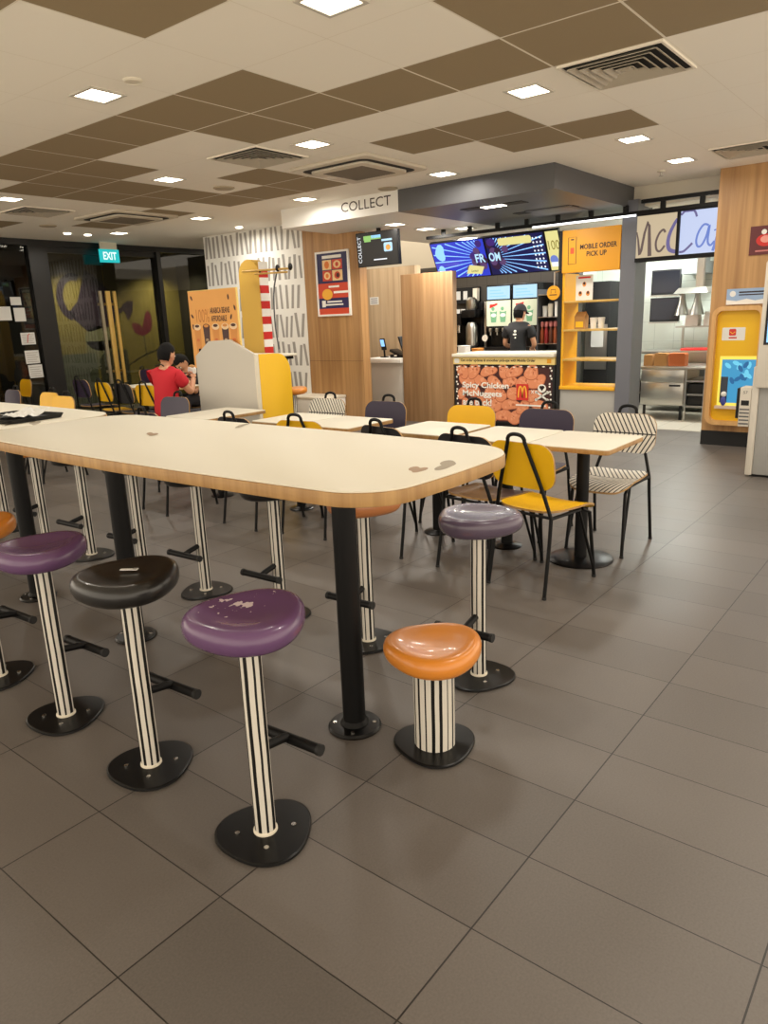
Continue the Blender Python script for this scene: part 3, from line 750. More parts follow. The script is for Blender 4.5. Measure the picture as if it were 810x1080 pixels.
chair('dark', 5.42, 8.36, -2, 'black chair between two yellow ones at the far white tables')
chair('yellow', 5.47, 8.90, -4, 'yellow chair seen from behind below the golden door bars')
chair('purple', 5.66, 9.8, 0, 'dark purple chair left of the far white tables')
chair('yellow', 3.71, 7.48, 183, 'yellow chair back showing over the bar table, smaller right one of two')
chair('yellow', 3.90, 8.15, 180, 'yellow chair back showing over the bar table, larger left one of two')
chair('purple', 3.93, 9.10, 178, 'dark purple chair with pale edge at the far left')
chair('yellow', 5.0, 10.98, 175, 'far yellow chair below the paper notices at left')
chair('yellow', 4.5, 10.9, 172, 'yellow chair cut by the left edge of the photo')
chair('purple', 7.3, 10.65, -60, 'purple chair at the table close to the glazing')


# ================================================================== PARTITION, POSTER BOARD, PLAY POST
t = thing('booth_partition', (4.6, 5.6, 0), 'tall pale grey partition with chamfered top and yellow side panel', 'partition')
pg = mat('partition_grey', (196, 190, 178), .5)
P = [(6.02, 0), (5.165, 0), (5.165, 1.235), (5.50, 1.372), (5.80, 1.36), (6.02, 1.22)]
m = MB(); m.m(pg); m.X = Matrix(((0, 0, 1, 4.6), (1, 0, 0, 0), (0, 1, 0, 0), (0, 0, 0, 1))); m.prism(P, -.018, .018, .003); m.build('grey_panel', t, world=True)
m = MB(); m.m(cream); m.X = Matrix(((0, 0, 1, 4.6), (1, 0, 0, 0), (0, 1, 0, 0), (0, 0, 0, 1))); m.prism([(5.145, 0), (5.163, 0), (5.163, 1.24), (5.145, 1.235)], -.019, .019); m.build('edge_strip', t, world=True)
P = [(4.62, 0), (5.02, 0), (5.02, .98)] + [(4.86 + .16 * cos(a), 1.04 + .19 * sin(a)) for a in [radians(q) for q in (0, 18, 36, 54, 72, 90)]] + [(4.62, 1.235)]
m = MB(); m.m(yellowp); m.X = Matrix(((1, 0, 0, 0), (0, 0, 1, 5.16), (0, 1, 0, 0), (0, 0, 0, 1))); m.prism(P, -.018, .018, .003); m.build('yellow_panel', t, world=True)

t = thing('poster_board', (4.645, 5.76, 1.1), 'orange coffee poster board standing behind the grey partition', 'poster')
obg = mat('poster_orange', (232, 166, 84), .55, noise=.06, nscale=4); bean = mat('bean_brown', (74, 36, 24), .6); cupw = mat('cup_cream', (236, 204, 160), .5); cupd = mat('cup_dark_cola', (62, 26, 24), .5); cupo = mat('cup_caramel', (214, 140, 60), .5)
m = MB(); m.m(mat('poster_edge_yellow', (240, 208, 120), .5)).box(4.636, 4.654, 5.395, 6.115, 1.1, 1.84)
a = Art(m, (4.636, 6.115, 1.1), *FX); a.rect(0, 0, .71, .735, obg)
a.layer(2).text('100%', .20, .50, mat('poster_outline_ink', (196, 120, 50), .6), w=.2, h=.125).text('ARABICA BEANS', .46, .545, bean, w=.29, h=.055, bold=True).text('AFFORDABLE', .44, .47, bean, w=.23, h=.055, bold=True)
for u, v, r in ((.05, .67, .5), (.6, .66, .1), (.62, .48, -.4), (.04, .50, .8), (.04, .40, .2), (.68, .56, .3)): a.ell(u, v, .012, .026, bean, rot=r)
for k, u in enumerate((.10, .24, .38, .52, .64)):
    c = (cupo, cupd, cupo, cupd, cupo)[k]
    a.layer(2).poly([(u - .035, .13), (u + .035, .13), (u + .05, .38), (u - .05, .38)], c); a.layer(3).ell(u, .395, .055, .03, cupw if k != 1 else bean); a.layer(4).ell(u, .405, .035, .014, cupo if k % 2 else bean)
    a.layer(3).text('m', u, .27, (cupw if k % 2 else redp), w=.035)
m.build('board', t, world=True, smooth=0)
for y in (6.0, 5.5):
    c = MB(); c.m(black).box(4.619, 4.665, y - .008, y + .008, 1.26, 1.33 if y < 5.8 else 1.25 + .04, .003); c.build('clip', t, world=True)

t = thing('play_post', (6.95, 7.7, 0), 'tall rounded yellow post with red and white chequered edge', 'post')
m = MB(); m.m(goldwood if False else mat('post_yellow', (214, 172, 74), .5)); m.X = Matrix(((0, 0, 1, 6.95), (1, 0, 0, 0), (0, 1, 0, 0), (0, 0, 0, 1)))
P = [(7.91, 0), (7.52, 0)] + [(7.715 + .195 * cos(q), 2.15 + .19 * sin(q)) for q in [radians(d) for d in (180, 155, 130, 105, 90, 75, 50, 25, 0)]]
m.prism(P, -.085, .085); m.build('board', t, world=True, smooth=0)
m = MB()
for k in range(13):
    z0 = 1.0 + k * .1; m.m(redp if k % 2 else whitep).box(6.875, 7.025, 7.505, 7.52, z0, z0 + .1)
m.build('chequered_edge', t, world=True, smooth=0)
m = MB(); m.m(goldwood).tube([(6.79, 7.74, 2.185), (6.79, 6.86, 2.165)], .014).tube([(6.79, 7.5, 2.14), (6.79, 6.9, 2.125)], .012); m.m(black).tube([(6.79, 7.5, 2.18), (6.83, 7.52, 2.18)], .01); m.tube([(6.79, 7.4, 2.15), (6.79, 7.4, 2.19)], .012); m.build('rail', t, world=True)
for y in (7.07, 6.84):
    m = MB(); m.m(blackg).ball((6.79, y, 2.185), (.03, .028, .045)); m.build('knob', t, world=True)
m = MB(); m.m(greydk).tube(spline([(6.80, 7.1, 2.13), (6.82, 7.2, 1.9), (6.82, 7.22, 1.5), (6.84, 7.2, 1.17)]), .01); m.build('cable', t, world=True)

t = thing('high_table', (6.8, 7.1, 0), 'white topped high table beside the chequered post', 'table')
m = MB(); m.m(white).box(6.4, 6.72, 6.75, 7.75, 1.10, 1.13, .008); m.build('tabletop', t, world=True)
m = MB(); m.m(black).box(6.43, 6.70, 6.8, 7.7, 1.06, 1.10); m.build('frame', t, world=True)
for y in (6.82, 7.68):
    m = MB(); m.m(black).box(6.53, 6.59, y - .03, y + .03, 0, 1.06); m.build('leg', t, world=True)
stool(vorange, 6.35, 6.48, 0, 'orange stool by the high table, just showing right of the yellow panel').location.z = 0
t = thing('bench', (7.6, 7.4, 0), 'white box bench against the striped wall', 'bench')
m = MB(); m.m(whitep).box(7.45, 7.89, 7.0, 7.9, 0, .44, .01); m.build('body', t, world=True)
m = MB(); m.m(cream).box(7.44, 7.895, 6.99, 7.91, .44, .475, .006); m.build('seat', t, world=True)

# framed food poster on the oak wall
t = thing('framed_poster', (7.88, 7.12, 2.0), 'white framed red and navy food poster on the oak wall', 'poster')
m = MB(); m.m(whitep); y0, y1, z0, z1 = 7.43, 6.81, 1.575, 2.445
m.box(7.87, 7.899, y1, y0, z1 - .025, z1).box(7.87, 7.899, y1, y0, z0, z0 + .025).box(7.87, 7.899, y0 - .025, y0, z0 + .025, z1 - .025).box(7.87, 7.899, y1, y1 + .025, z0 + .025, z1 - .025); m.build('frame', t, world=True, smooth=0)
navy = mat('poster_navy', (40, 38, 86), .4); pred = mat('poster_red', (206, 74, 48), .4); pcrm = mat('poster_cream', (240, 206, 150), .4); por = mat('poster_orange_food', (228, 126, 48), .4)
m = MB(); m.m(navy).box(7.882, 7.899, y1 + .025, y0 - .025, z0 + .025, z1 - .025)
a = Art(m, (7.882, y0 - .025, z0 + .025), *FX)
a.rect(0, .27, .57, .42, pred).rect(0, 0, .57, .08, pred).rect(0, .08, .57, .22, navy).rect(0, .22, .57, .27, pred)
a.layer(2).rect(.1, .75, .46, .79, inkw).rect(.1, .60, .27, .73, pcrm).rect(.28, .60, .47, .73, pred).rect(.1, .45, .27, .59, pred).rect(.28, .45, .47, .59, pcrm).rect(.2, .36, .4, .385, inkw).rect(.29, .28, .56, .31, inkw).rect(.12, .12, .46, .14, inkw).rect(.16, .16, .44, .18, inkw).rect(.06, .10, .13, .19, inkw)
a.layer(3).ell(.185, .665, .045, .05, por).ell(.375, .665, .07, .05, pcrm).ell(.185, .52, .06, .05, pcrm).ell(.375, .52, .055, .05, pred).ell(.17, .27, .1, .075, mat('poster_bun', (238, 176, 60), .4))
a.layer(4).ell(.375, .665, .03, .03, pred).ell(.185, .52, .03, .03, por).ell(.385, .52, .03, .03, bean)
m.build('print', t, world=True, smooth=0)

# ================================================================== SERVICE LINE
def board(t, nm, O, up, w, h, art, frame=.018, depth=.05, m1=blackg, face=None):
    """a panel in the plane (right=-y, up): frame box plus flat art"""
    r = Vector((0, -1, 0)); u = Vector(up).normalized(); n = r.cross(u)
    m = MB(); m.m(m1); m.X = Matrix(((r.x, u.x, n.x, O[0]), (r.y, u.y, n.y, O[1]), (r.z, u.z, n.z, O[2]), (0, 0, 0, 1)))
    m.box(0, w, 0, h, -depth, 0); m.X = Matrix()
    a = Art(m, O, r, u)
    if face: a.rect(frame, frame, w - frame, h - frame, face)
    a.l = 2
    if art: art(a)
    return m.build(nm, t, world=True, smooth=0)
sblue = scr('screen_blue', (44, 60, 196), 1.15); slt = scr('screen_light_blue', (140, 196, 255), 1.4); spur = scr('screen_purple', (74, 44, 132), .8); sdk = scr('screen_dark_navy', (26, 26, 92), .7); spale = scr('screen_pale_yellow', (236, 226, 150), 1.0); swht = scr('screen_white', (240, 244, 250), 1.1); sgrape = scr('screen_grape', (112, 78, 130), .7); sgr2 = scr('screen_grape_dark', (62, 32, 66), .7); scyan = scr('screen_cyan', (186, 226, 250), 1.1); sblk = scr('screen_black', (18, 18, 22), .5); sorg = scr('screen_orange', (240, 170, 70), 1.0); sgrn = scr('screen_green', (150, 205, 110), 1.0)
H_, W_ = .53, .86
UP = (-.24, 0, .47)
def rays(a, cx, cy, side):
    rd = random.Random(4 + side)
    for k in range(-9, 10):
        an = radians(k * 7.5); d = (-1 if side < 0 else 1)
        p0 = (cx + d * .22 * cos(an), cy + .22 * sin(an)); far = 1.2
        # clip the ray to the screen
        tmax = .22
        while tmax < far:
            x, y = cx + d * tmax * cos(an), cy + tmax * sin(an)
            if not (.03 < x < W_ - .03 and .03 < y < H_ - .03): break
            tmax += .02
        if tmax > .26: a.stroke([p0, (cx + d * tmax * cos(an), cy + tmax * sin(an))], [.006, .017], slt)
def art_left(a):
    rays(a, W_, .25, -1)
    a.layer(3); rd = random.Random(2)
    for k in range(16): a.ell(W_ - .05 - abs(rd.gauss(0, .11)), .1 + .36 * rd.random(), .05, .05, (sgrape, spur, sgr2)[k % 3], 12); a.l += .05
    a.layer(5).poly([(.48, .06), (.72, .04), (.78, .14), (.56, .18)], spale).ell(.14, .38, .09, .1, slt, 16, wob=.2).ell(.1, .14, .05, .06, slt)
    a.layer(6).text('FR', W_ - .11, .26, scyan, w=.15, h=.12, bold=True).text('Limited', .62, .09, inkdk, w=.1, h=.03)
def art_right(a):
    rays(a, 0, .25, 1)
    a.layer(3); rd = random.Random(8)
    for k in range(16): a.ell(.05 + abs(rd.gauss(0, .09)), .1 + .36 * rd.random(), .05, .05, (sgr2, sgrape, spur)[k % 3], 12); a.l += .05
    a.layer(5).rrect(.2, .40, .68, .50, .03, spale)
    for i in range(3):
        for j in range(8): a.ell(.70 + i * .05, .07 + j * .055, .012, .014, swht, 10)
    a.layer(6).text('OM', .105, .26, scyan, w=.17, h=.12, bold=True)
def art_third(a):
    a.text('100', .105, .34, scr('screen_olive_ink', (160, 140, 50), .8), w=.15, h=.12); a.ell(.075, .15, .055, .06, scr('screen_soft_blue', (120, 140, 220), .9)).ell(.165, .14, .022, .06, spur)
    a.layer(3).rect(.03, .06, .12, .12, swht).rect(.14, .06, .185, .12, swht)
for nm, y, art, face, lab in (('menu_screen', 6.10, art_left, sblue, 'blue and purple menu screen, left one over the service counter'), ('menu_screen', 5.235, art_right, sdk, 'navy menu screen with light rays, middle one over the service counter'), ('menu_screen', 4.37, art_third, spale, 'pale yellow menu screen half hidden by the orange pick up sign')):
    t = thing(nm, (9.0, y - .4, 2.03), lab, 'screen', 0, 'menu screens over the counter'); w = W_ if y > 5 else .23 if False else .5
    board(t, 'display', (9.02, y, 2.02), UP, W_ if y > 4.5 else .196, H_, art, .012, .05, blackg, face)
t = thing('mounting_rail', (8.78, 4.2, 2.56), 'black ceiling rail carrying the menu screens', 'rail')
m = MB(); m.m(black).box(8.74, 8.79, 2.2, 6.12, 2.545, 2.585); m.build('bar', t, world=True, smooth=0)
for k in range(9):
    y = 5.85 - k * .42; m = MB(); m.m(black).box(8.745, 8.785, y - .025, y + .025, 2.585, 2.66 if y < 3.4 else 2.652); m.build('bracket', t, world=True, smooth=0)
m = MB(); m.m(lensw).box(8.735, 8.74, 3.2, 4.5, 2.53, 2.55); m.build('light_strip', t, world=True, smooth=0)
m = MB(); m.m(black).box(8.74, 8.79, 2.25, 3.15, 2.66, 2.70); m.build('upper_bar', t, world=True, smooth=0)

# oak panel between the counters
t = thing('wood_partition', (8.85, 6.17, 0), 'free standing oak panel between the two counters', 'partition')
m = MB(); m.m(woodC).box(8.8, 8.9, 5.735, 6.63, 0, 2.115, .003); m.build('panel', t, world=True)

# service counter with promotional front
t = thing('service_counter', (9.1, 4.9, 0), 'white topped service counter with fried chicken promotion on its front', 'counter')
m = MB(); m.m(white).box(8.75, 9.45, 4.175, 5.73, .955, 1.0, .006); m.build('worktop', t, world=True)
m = MB(); m.m(greydk).box(8.84, 9.4, 4.2, 5.72, .08, .955).m(blackmat).box(8.86, 9.4, 4.2, 5.72, 0, .08); m.build('body', t, world=True, smooth=0)
m = MB(); m.m(mat('strip_pale_yellow', (232, 206, 130), .5)).box(8.78, 8.84, 4.18, 5.725, .855, .953)
a = Art(m, (8.78, 5.725, .855), *FX); a.rrect(.02, .015, .10, .08, .02, paper); a.text('Get order updates & smoother pick-ups with Mobile Order', .70, .05, inkdk, w=1.15, h=.048, bold=True); a.rect(1.44, .02, 1.5, .075, orangep)
m.build('text_strip', t, world=True, smooth=0)
nug1 = mat('nugget_orange', (222, 142, 100), .5); nug2 = mat('nugget_light', (230, 158, 118), .5); nug3 = mat('nugget_dark', (190, 104, 68), .5); nbg = mat('nugget_gap_brown', (66, 26, 24), .5)
m = MB(); m.m(blackmat).box(8.80, 8.84, 4.18, 5.715, .06, .85)
a = Art(m, (8.80, 5.715, .06), *FX); a.rect(.03, .02, 1.5, .78, nbg); rd = random.Random(12); L = 2
for j in range(5):
    for i in range(7):
        u = .12 + i * .215 + (.1 if j % 2 else 0) + rd.uniform(-.03, .03); v = .09 + j * .155 + rd.uniform(-.02, .02)
        if u > 1.42: continue
        v = min(v, .70); r = rd.uniform(-.7, .7); ax = rd.uniform(.10, .14); bx = rd.uniform(.075, .10)
        a.layer(L); a.ell(u, v, ax, bx, nug3, 26, r, .14, L); a.layer(L + .04); a.ell(u - .003, v + .005, ax * .93, bx * .91, nug1, 26, r, .14, L)
        for q in range(9): a.layer(L + .06 + .004 * q); a.ell(u + rd.uniform(-.6, .6) * ax, v + rd.uniform(-.55, .6) * bx, rd.uniform(.012, .03), rd.uniform(.008, .018), (nug2, nug2, nug3)[q % 3] if q < 8 else nug2, 9, rd.random() * 3, .2, q)
        L += .12
for u0 in (.035, 1.465):
    for k in range(22): a.layer(9); a.ell(u0 + rd.uniform(0, .03), .04 + k * .034, .014, .014, (inkw, blackmat, inkw)[k % 3], 8)
a.layer(10)
for k in range(26): a.ell(.08 + k * .054, .765 + rd.uniform(-.008, .008), .02, .009, (inkw, blackmat)[k % 2], 8)
a.layer(12).text('Spicy Chicken', .50, .50, inkw, w=.74, h=.105, bold=True).text("McNuggets", .45, .385, inkw, w=.63, h=.105, bold=True).text('are back!', .37, .275, inkw, w=.47, h=.095, bold=True)
a.rrect(.985, .325, 1.165, .54, .012, mat('logo_red', (208, 48, 40), .5))
gold = mat('logo_gold', (246, 186, 60), .45)
a.layer(13); A1 = [(1.015 + .055 * (1 - cos(q)) / 2 * 1.1, .36 + .15 * sin(q)) for q in [radians(d) for d in range(0, 181, 12)]]
a.stroke(A1, .018, gold).stroke([(p[0] + .0605, p[1]) for p in A1], .018, gold)
a.text('x', 1.225, .44, inkw, w=.05)
a.ell(1.36, .49, .06, .055, inkw).stroke([(1.28, .34), (1.44, .44)], .024, inkw).stroke([(1.28, .44), (1.44, .34)], .024, inkw)
for u, v in ((1.28, .34), (1.44, .44), (1.28, .44), (1.44, .34)): a.ell(u, v, .022, .02, inkw)
a.layer(14).ell(1.345, .505, .022, .02, inkdk).ell(1.375, .505, .022, .02, inkdk).poly([(1.327, .498), (1.393, .498), (1.36, .455)], inkdk)
a.rect(.98, .25, 1.42, .27, inkw)
m.build('promotional_panel', t, world=True, smooth=0)

# side counter with card terminal and till
t = thing('collection_counter', (9.1, 7.0, 0), 'small white counter left of the oak panel', 'counter')
m = MB(); m.m(whitep).box(8.75, 9.4, 6.64, 7.36, .865, .93, .006); m.build('worktop', t, world=True)
m = MB(); m.m(mat('counter_grey', (196, 192, 184), .5)).box(8.82, 9.38, 6.65, 7.26, 0, .865, .004); m.build('body', t, world=True)
t = thing('card_terminal', (9.0, 7.13, .932), 'small card terminal with lit screen on the side counter', 'terminal')
m = MB(); m.m(black).box(-.05, .05, -.05, .05, 0, .015, .005).tube([(0, 0, .01), (-.01, 0, .14)], .015); m.build('stand', t)
m = MB(); m.m(black); m.X = Matrix.Translation((-.03, 0, .2)) @ Matrix.Rotation(radians(-15), 4, 'Y'); m.box(-.012, .012, -.045, .045, -.09, .09, .006); m.m(slt).box(-.0135, -.012, -.035, .035, -.03, .075); m.build('handset', t)
t = thing('till', (9.05, 6.86, .932), 'black till with tilted screen on the side counter', 'till')
m = MB(); m.m(blackg).prism(rrect(-.12, -.13, .12, .13, .03), 0, .05, .01); m.X = Matrix.Translation((-.02, .03, .07)) @ Matrix.Rotation(radians(25), 4, 'X'); m.box(-.1, .1, -.12, .1, -.02, .02, .008); m.build('base', t)
m = MB(); m.m(blackg); m.X = Matrix.Translation((0, -.10, .18)) @ Matrix.Rotation(radians(-20), 4, 'X'); m.box(-.12, .12, -.012, .012, -.12, .14, .006); m.m(sblk).box(-.1, .1, .012, .0135, -.1, .12); m.build('screen', t)
m = MB(); m.m(inkw).box(-.122, -.1205, -.02, .03, .02, .04); m.build('sticker', t, smooth=0)
m = MB(); m.m(paper).box(-.002, .002, -.09, .09, -.06, .06); a = Art(m, (-.002, .09, -.06), *FX)
for q in range(3): a.rect(.02, .02 + q * .033, .16, .036 + q * .033, mat('note_grey_print', (150, 148, 150), .7))
o = m.build('notice', smooth=0); o.location = (9.597, 7.78, 1.80); tag(o, 'small notice on the pale oak wall above the side counter', 'notice')

t = thing('collection_screen', (7.9, 6.28, 2.2), 'black hanging screen lettered down its left edge', 'screen')
def art_coll(a):
    a.text('COLLECT', .05, .22, swht, w=.33, h=.055, rot=pi / 2); a.rect(.13, .335, .42, .385, sgrn).rect(.26, .35, .42, .385, slt); a.rect(.43, .30, .60, .325, scyan); a.rrect(.46, .17, .60, .28, .02, scyan).rect(.28, .075, .50, .09, swht)
    a.layer(3).ell(.53, .22, .04, .035, sorg).rect(.14, .31, .25, .335, sgrn)
board(t, 'display', (7.86, 6.625, 2.185), (-.03, 0, .45), .69, .43, art_coll, .012, .06, blackg, sblk)
m = MB(); m.m(black).box(7.87, 7.9, 6.25, 6.3, 2.60, 2.655); m.build('mount', t, world=True, smooth=0)

# pick-up shelf
t = thing('pickup_shelf', (9.0, 3.76, 0), 'tall pick up shelf with orange sign above open shelves', 'shelf')
m = MB(); m.m(orangep).box(8.79, 8.86, 3.385, 4.115, 1.97, 2.465, .004)
a = Art(m, (8.79, 4.115, 1.97), *FX)
a.text('MOBILE ORDER', .46, .29, inkdk, w=.46, h=.06, bold=True).text('PICK UP', .44, .205, inkdk, w=.25, h=.06, bold=True)
a.stroke([(.08, .1), (.18, .1), (.18, .41), (.08, .41), (.08, .1)], .008, inkdk).rect(.11, .375, .15, .39, inkdk); a.rrect(.105, .22, .155, .29, .008, mat('icon_red', (214, 84, 44), .5))
m.build('sign_panel', t, world=True, smooth=0)
ysh = mat('shelf_yellow', (238, 176, 30), .45)
m = MB(); m.m(ysh).box(8.82, 9.24, 4.085, 4.115, .56, 1.97); m.m(blackmat).box(8.81, 9.25, 4.115, 4.17, 0, 2.47); m.build('side_panel', t, world=True, smooth=0)
for z in (1.625, 1.28, .915):
    m = MB(); m.m(goldwood).box(8.80, 9.24, 3.385, 4.085, z - .012, z + .012, .002); m.build('shelf_board', t, world=True)
m = MB(); m.m(ysh).box(8.79, 9.26, 3.385, 4.115, .545, .59, .003); m.build('cabinet_top', t, world=True)
m = MB(); m.m(mat('cabinet_grey', (170, 168, 162), .5)).box(8.82, 9.25, 3.385, 4.115, 0, .545, .003); m.build('cabinet', t, world=True)
# scalloped right side
P = [(3.385, .6)]
for z0 in (.6, .93, 1.295, 1.64):
    z1 = {.6: .90, .93: 1.265, 1.295: 1.61, 1.64: 1.97}[z0]; P += [(3.46, z0 + .0), (3.46, z0 + .03), (3.405, z0 + .10), (3.395, (z0 + z1) / 2), (3.405, z1 - .06), (3.44, z1)]
P += [(3.385, 1.97)]
m = MB(); m.m(mat('side_brown_grey', (96, 88, 82), .5)); m.X = Matrix(((0, 0, 1, 9.22), (1, 0, 0, 0), (0, 1, 0, 0), (0, 0, 0, 1))); m.prism(P, -.012, .012); m.build('scalloped_panel', t, world=True, smooth=0)
mb = MB(); mb.m(mat('pillar_grey_blue', (108, 110, 118), .45)).box(8.8, 9.15, 3.2, 3.38, 0, 2.72); struct(mb.build('wall_pillar', smooth=0), 'grey pillar right of the pick up shelf')

# things on the shelf
t = thing('standing_notice', (8.92, 3.87, 1.64), 'white printed menu card standing on the top shelf', 'notice')
m = MB(); m.m(paper).box(-.004, .004, -.11, .11, 0, .30); a = Art(m, (-.004, .11, 0), *FX)
a.rect(.03, .26, .19, .28, redp)
for u, v in ((.11, .19), (.06, .08), (.16, .08)): a.ell(u, v, .025, .03, cupo); a.layer(2); a.ell(u, v + .01, .015, .018, bean); a.layer(1)
m.build('card', t, smooth=0)
t = thing('paper_bag', (9.0, 3.93, 1.2935), 'brown paper bag on the second shelf', 'bag')
kraft = mat('kraft_paper', (178, 132, 78), .8)
m = MB(); m.m(kraft).prism(rrect(-.06, -.07, .06, .07, .006), 0, .15, .003).add([(-.06, -.07, .15), (.06, -.07, .15), (.06, .07, .15), (-.06, .07, .15), (0, -.06, .21), (0, .06, .21)], [(0, 4, 5, 3), (1, 2, 5, 4), (0, 1, 4), (2, 3, 5)]); m.build('body', t, smooth=0)
m = MB(); m.m(yellowp).rect if False else None
m = MB(); m.m(yellowp).box(-.0615, -.06, -.05, .05, .02, .09); m.build('label', t, smooth=0)
for k, (y, lab) in enumerate(((3.76, 'white takeaway cup on the second shelf beside the paper bag'), (3.66, 'white takeaway cup on the second shelf furthest right'))):
    t = thing('takeaway_cup', (8.98, y, 1.2935), lab, 'cup', 0, 'takeaway cups on the pick up shelf')
    m = MB(); m.m(whitep).lathe([(.032, 0), (.045, .12)], n=24); m.build('cup', t); m = MB(); m.m(whitep).lathe([(.047, .119), (.047, .127), (.04, .135)], n=24); m.build('lid', t)

# illuminated sign over the kitchen opening
t = thing('illuminated_sign', (8.8, 2.7, 2.04), 'illuminated cafe sign in two panels over the kitchen opening', 'sign')
m = MB(); m.m(black).box(8.76, 8.86, 1.75, 3.2, 2.03, 2.075).box(8.76, 8.86, 1.75, 3.2, 2.53, 2.555).box(8.755, 8.86, 2.715, 2.745, 2.07, 2.54); m.build('frame', t, world=True, smooth=0)
sb1 = scr('sign_warm_panel', (214, 194, 160), .85); sb2 = scr('sign_cool_panel', (196, 208, 240), 1.0); slb = scr('sign_brown_letter', (112, 92, 88), .7); slp = scr('sign_purple_letter', (112, 104, 160), .8); slblu = scr('sign_blue_letter', (110, 136, 214), .9)
for y0, y1, mm, strokes in ((2.745, 3.2, sb1, ((slb, [(.0, .30), (.02, .22), (.043, .05), (.062, .10), (.09, .28), (.125, .405), (.14, .36), (.16, .03)], [.012, .02, .03, .03, .026, .022, .03, .045]),
                                             (slb, spline([(.325, .27), (.30, .30), (.255, .26), (.225, .17), (.24, .09), (.28, .075), (.325, .13)], 5), .024),
                                             (slp, spline([(.452, .40), (.42, .35), (.375, .25), (.36, .16), (.375, .09), (.41, .065), (.452, .055)], 6), [.03 + .012 * min(1, k / 20) for k in range(37)]))),
                            (1.80, 2.715, sb2, ((slp, spline([(.0, .43), (.05, .475), (.11, .48), (.15, .45), (.17, .40)], 6), .022), (slp, spline([(0, .045), (.05, .05), (.10, .09), (.14, .13)], 6), .024),
                                              (slblu, spline([(.30, .30), (.25, .31), (.20, .24), (.18, .15), (.20, .09), (.24, .10), (.28, .18), (.31, .30), (.30, .14), (.33, .09), (.37, .13)], 5), .022),
                                              (slblu, spline([(.36, .0 + .03), (.40, .2), (.42, .34), (.46, .44), (.50, .42)], 5), .03), (slblu, spline([(.36, .24), (.43, .26), (.50, .27)], 4), .016),
                                              (slblu, spline([(.55, .16), (.63, .2), (.62, .28), (.56, .26), (.53, .16), (.57, .08), (.66, .12)], 5), .022), (slblu, [(.60, .34), (.66, .40)], .02)))):
    p = MB(); p.m(mm).box(8.79, 8.84, y0, y1, 2.075, 2.53)
    a = Art(p, (8.79, y1, 2.06), *FX)
    for mm_, pts, w in strokes:
        pts = [(min(max(u, .003), y1 - y0 - .003), min(max(v, .017), .468)) for u, v in pts]
        a.l += 1; a.stroke(pts, w if not isinstance(w, list) else w[:len(pts)], mm_)
    p.build('lit_panel', t, world=True, smooth=0)
# round orange tag hanging by the shelf
t = thing('hanging_tag', (8.62, 4.09, 1.74), 'round orange tag on a metal arm left of the pick up shelf', 'tag')
m = MB(); m.m(orangep).tube([(8.615, 4.14, 1.74), (8.63, 4.14, 1.74)], .085, 32); a = Art(m, (8.615, 4.14, 1.74), *FX); a.stroke([(-.03, -.005), (-.03, .04), (.03, .04), (.03, -.005)], .008, inkdk).rect(-.05, -.03, .05, -.018, inkdk); m.build('disc', t, world=True)
m = MB(); m.m(steel).tube([(8.64, 4.14, 1.80), (8.64, 4.14, 1.98), (8.78, 4.14, 2.0), (8.815, 4.14, 2.0)], .008); m.build('arm', t, world=True)

# ================================================================== BEHIND THE COUNTER
t = thing('back_counter', (10.7, 6.3, 0), 'steel topped back counter along the dark tiled wall', 'counter')
m = MB(); m.m(steel).box(10.25, 11.19, 5.12, 7.9, .90, .94, .004); m.build('worktop', t, world=True)
m = MB(); m.m(greydk).box(10.3, 11.19, 5.14, 7.88, 0, .90); m.build('body', t, world=True, smooth=0)
green = mat('drink_green', (110, 168, 128), .5); green2 = mat('drink_pale', (206, 214, 190), .5)
for k, (y0, lab) in enumerate(((6.27, 'left drinks dispenser with light blue screen and drink picture'), (5.80, 'right drinks dispenser with light blue screen, partly behind the worker'))):
    t = thing('drink_dispenser', (10.85, y0 - .225, .94), lab, 'drink dispenser', 0, 'twin drink dispensers')
    m = MB(); m.m(blackg).box(10.62, 11.15, y0 - .455, y0 + .0, 1.26, 1.97, .008).box(10.8, 11.15, y0 - .455, y0, .94, 1.27).box(10.55, 11.15, y0 - .45, y0 - .005, .94, 1.0, .006); m.build('cabinet', t, world=True)
    m = MB(); m.m(blackg).box(10.605, 10.62, y0 - .445, y0 - .01, 1.735, 1.955); a = Art(m, (10.605, y0 - .01, 1.735), *FX); a.rect(.012, .012, .423, .208, scyan)
    for q in range(3): a.layer(2); a.rect(.06, .05 + q * .045, .36 - q * .05, .065 + q * .045, slt)
    m.build('screen', t, world=True, smooth=0)
    m = MB(); m.m(green2).box(10.605, 10.62, y0 - .445, y0 - .01, 1.33, 1.725); a = Art(m, (10.605, y0 - .01, 1.33), *FX)
    for u in (.13, .30): a.layer(1); a.poly([(u - .045, .06), (u + .045, .06), (u + .065, .24), (u - .065, .24)], green); a.layer(2); a.ell(u, .17, .05, .03, whitep); a.ell(u, .25, .07, .03, green2); a.layer(3); a.ell(u - .01, .27, .03, .03, green)
    a.layer(4).poly([(.06, .28), (.2, .33), (.2, .36), (.12, .34), (.06, .34)], redp)
    m.build('picture_panel', t, world=True, smooth=0)
    for q in range(3):
        m = MB(); m.m(steel).box(10.57, 10.62, y0 - .12 - q * .12, y0 - .07 - q * .12, 1.24, 1.30, .006).tube([(10.59, y0 - .095 - q * .12, 1.24), (10.59, y0 - .095 - q * .12, 1.19)], .012); m.build('tap', t, world=True)
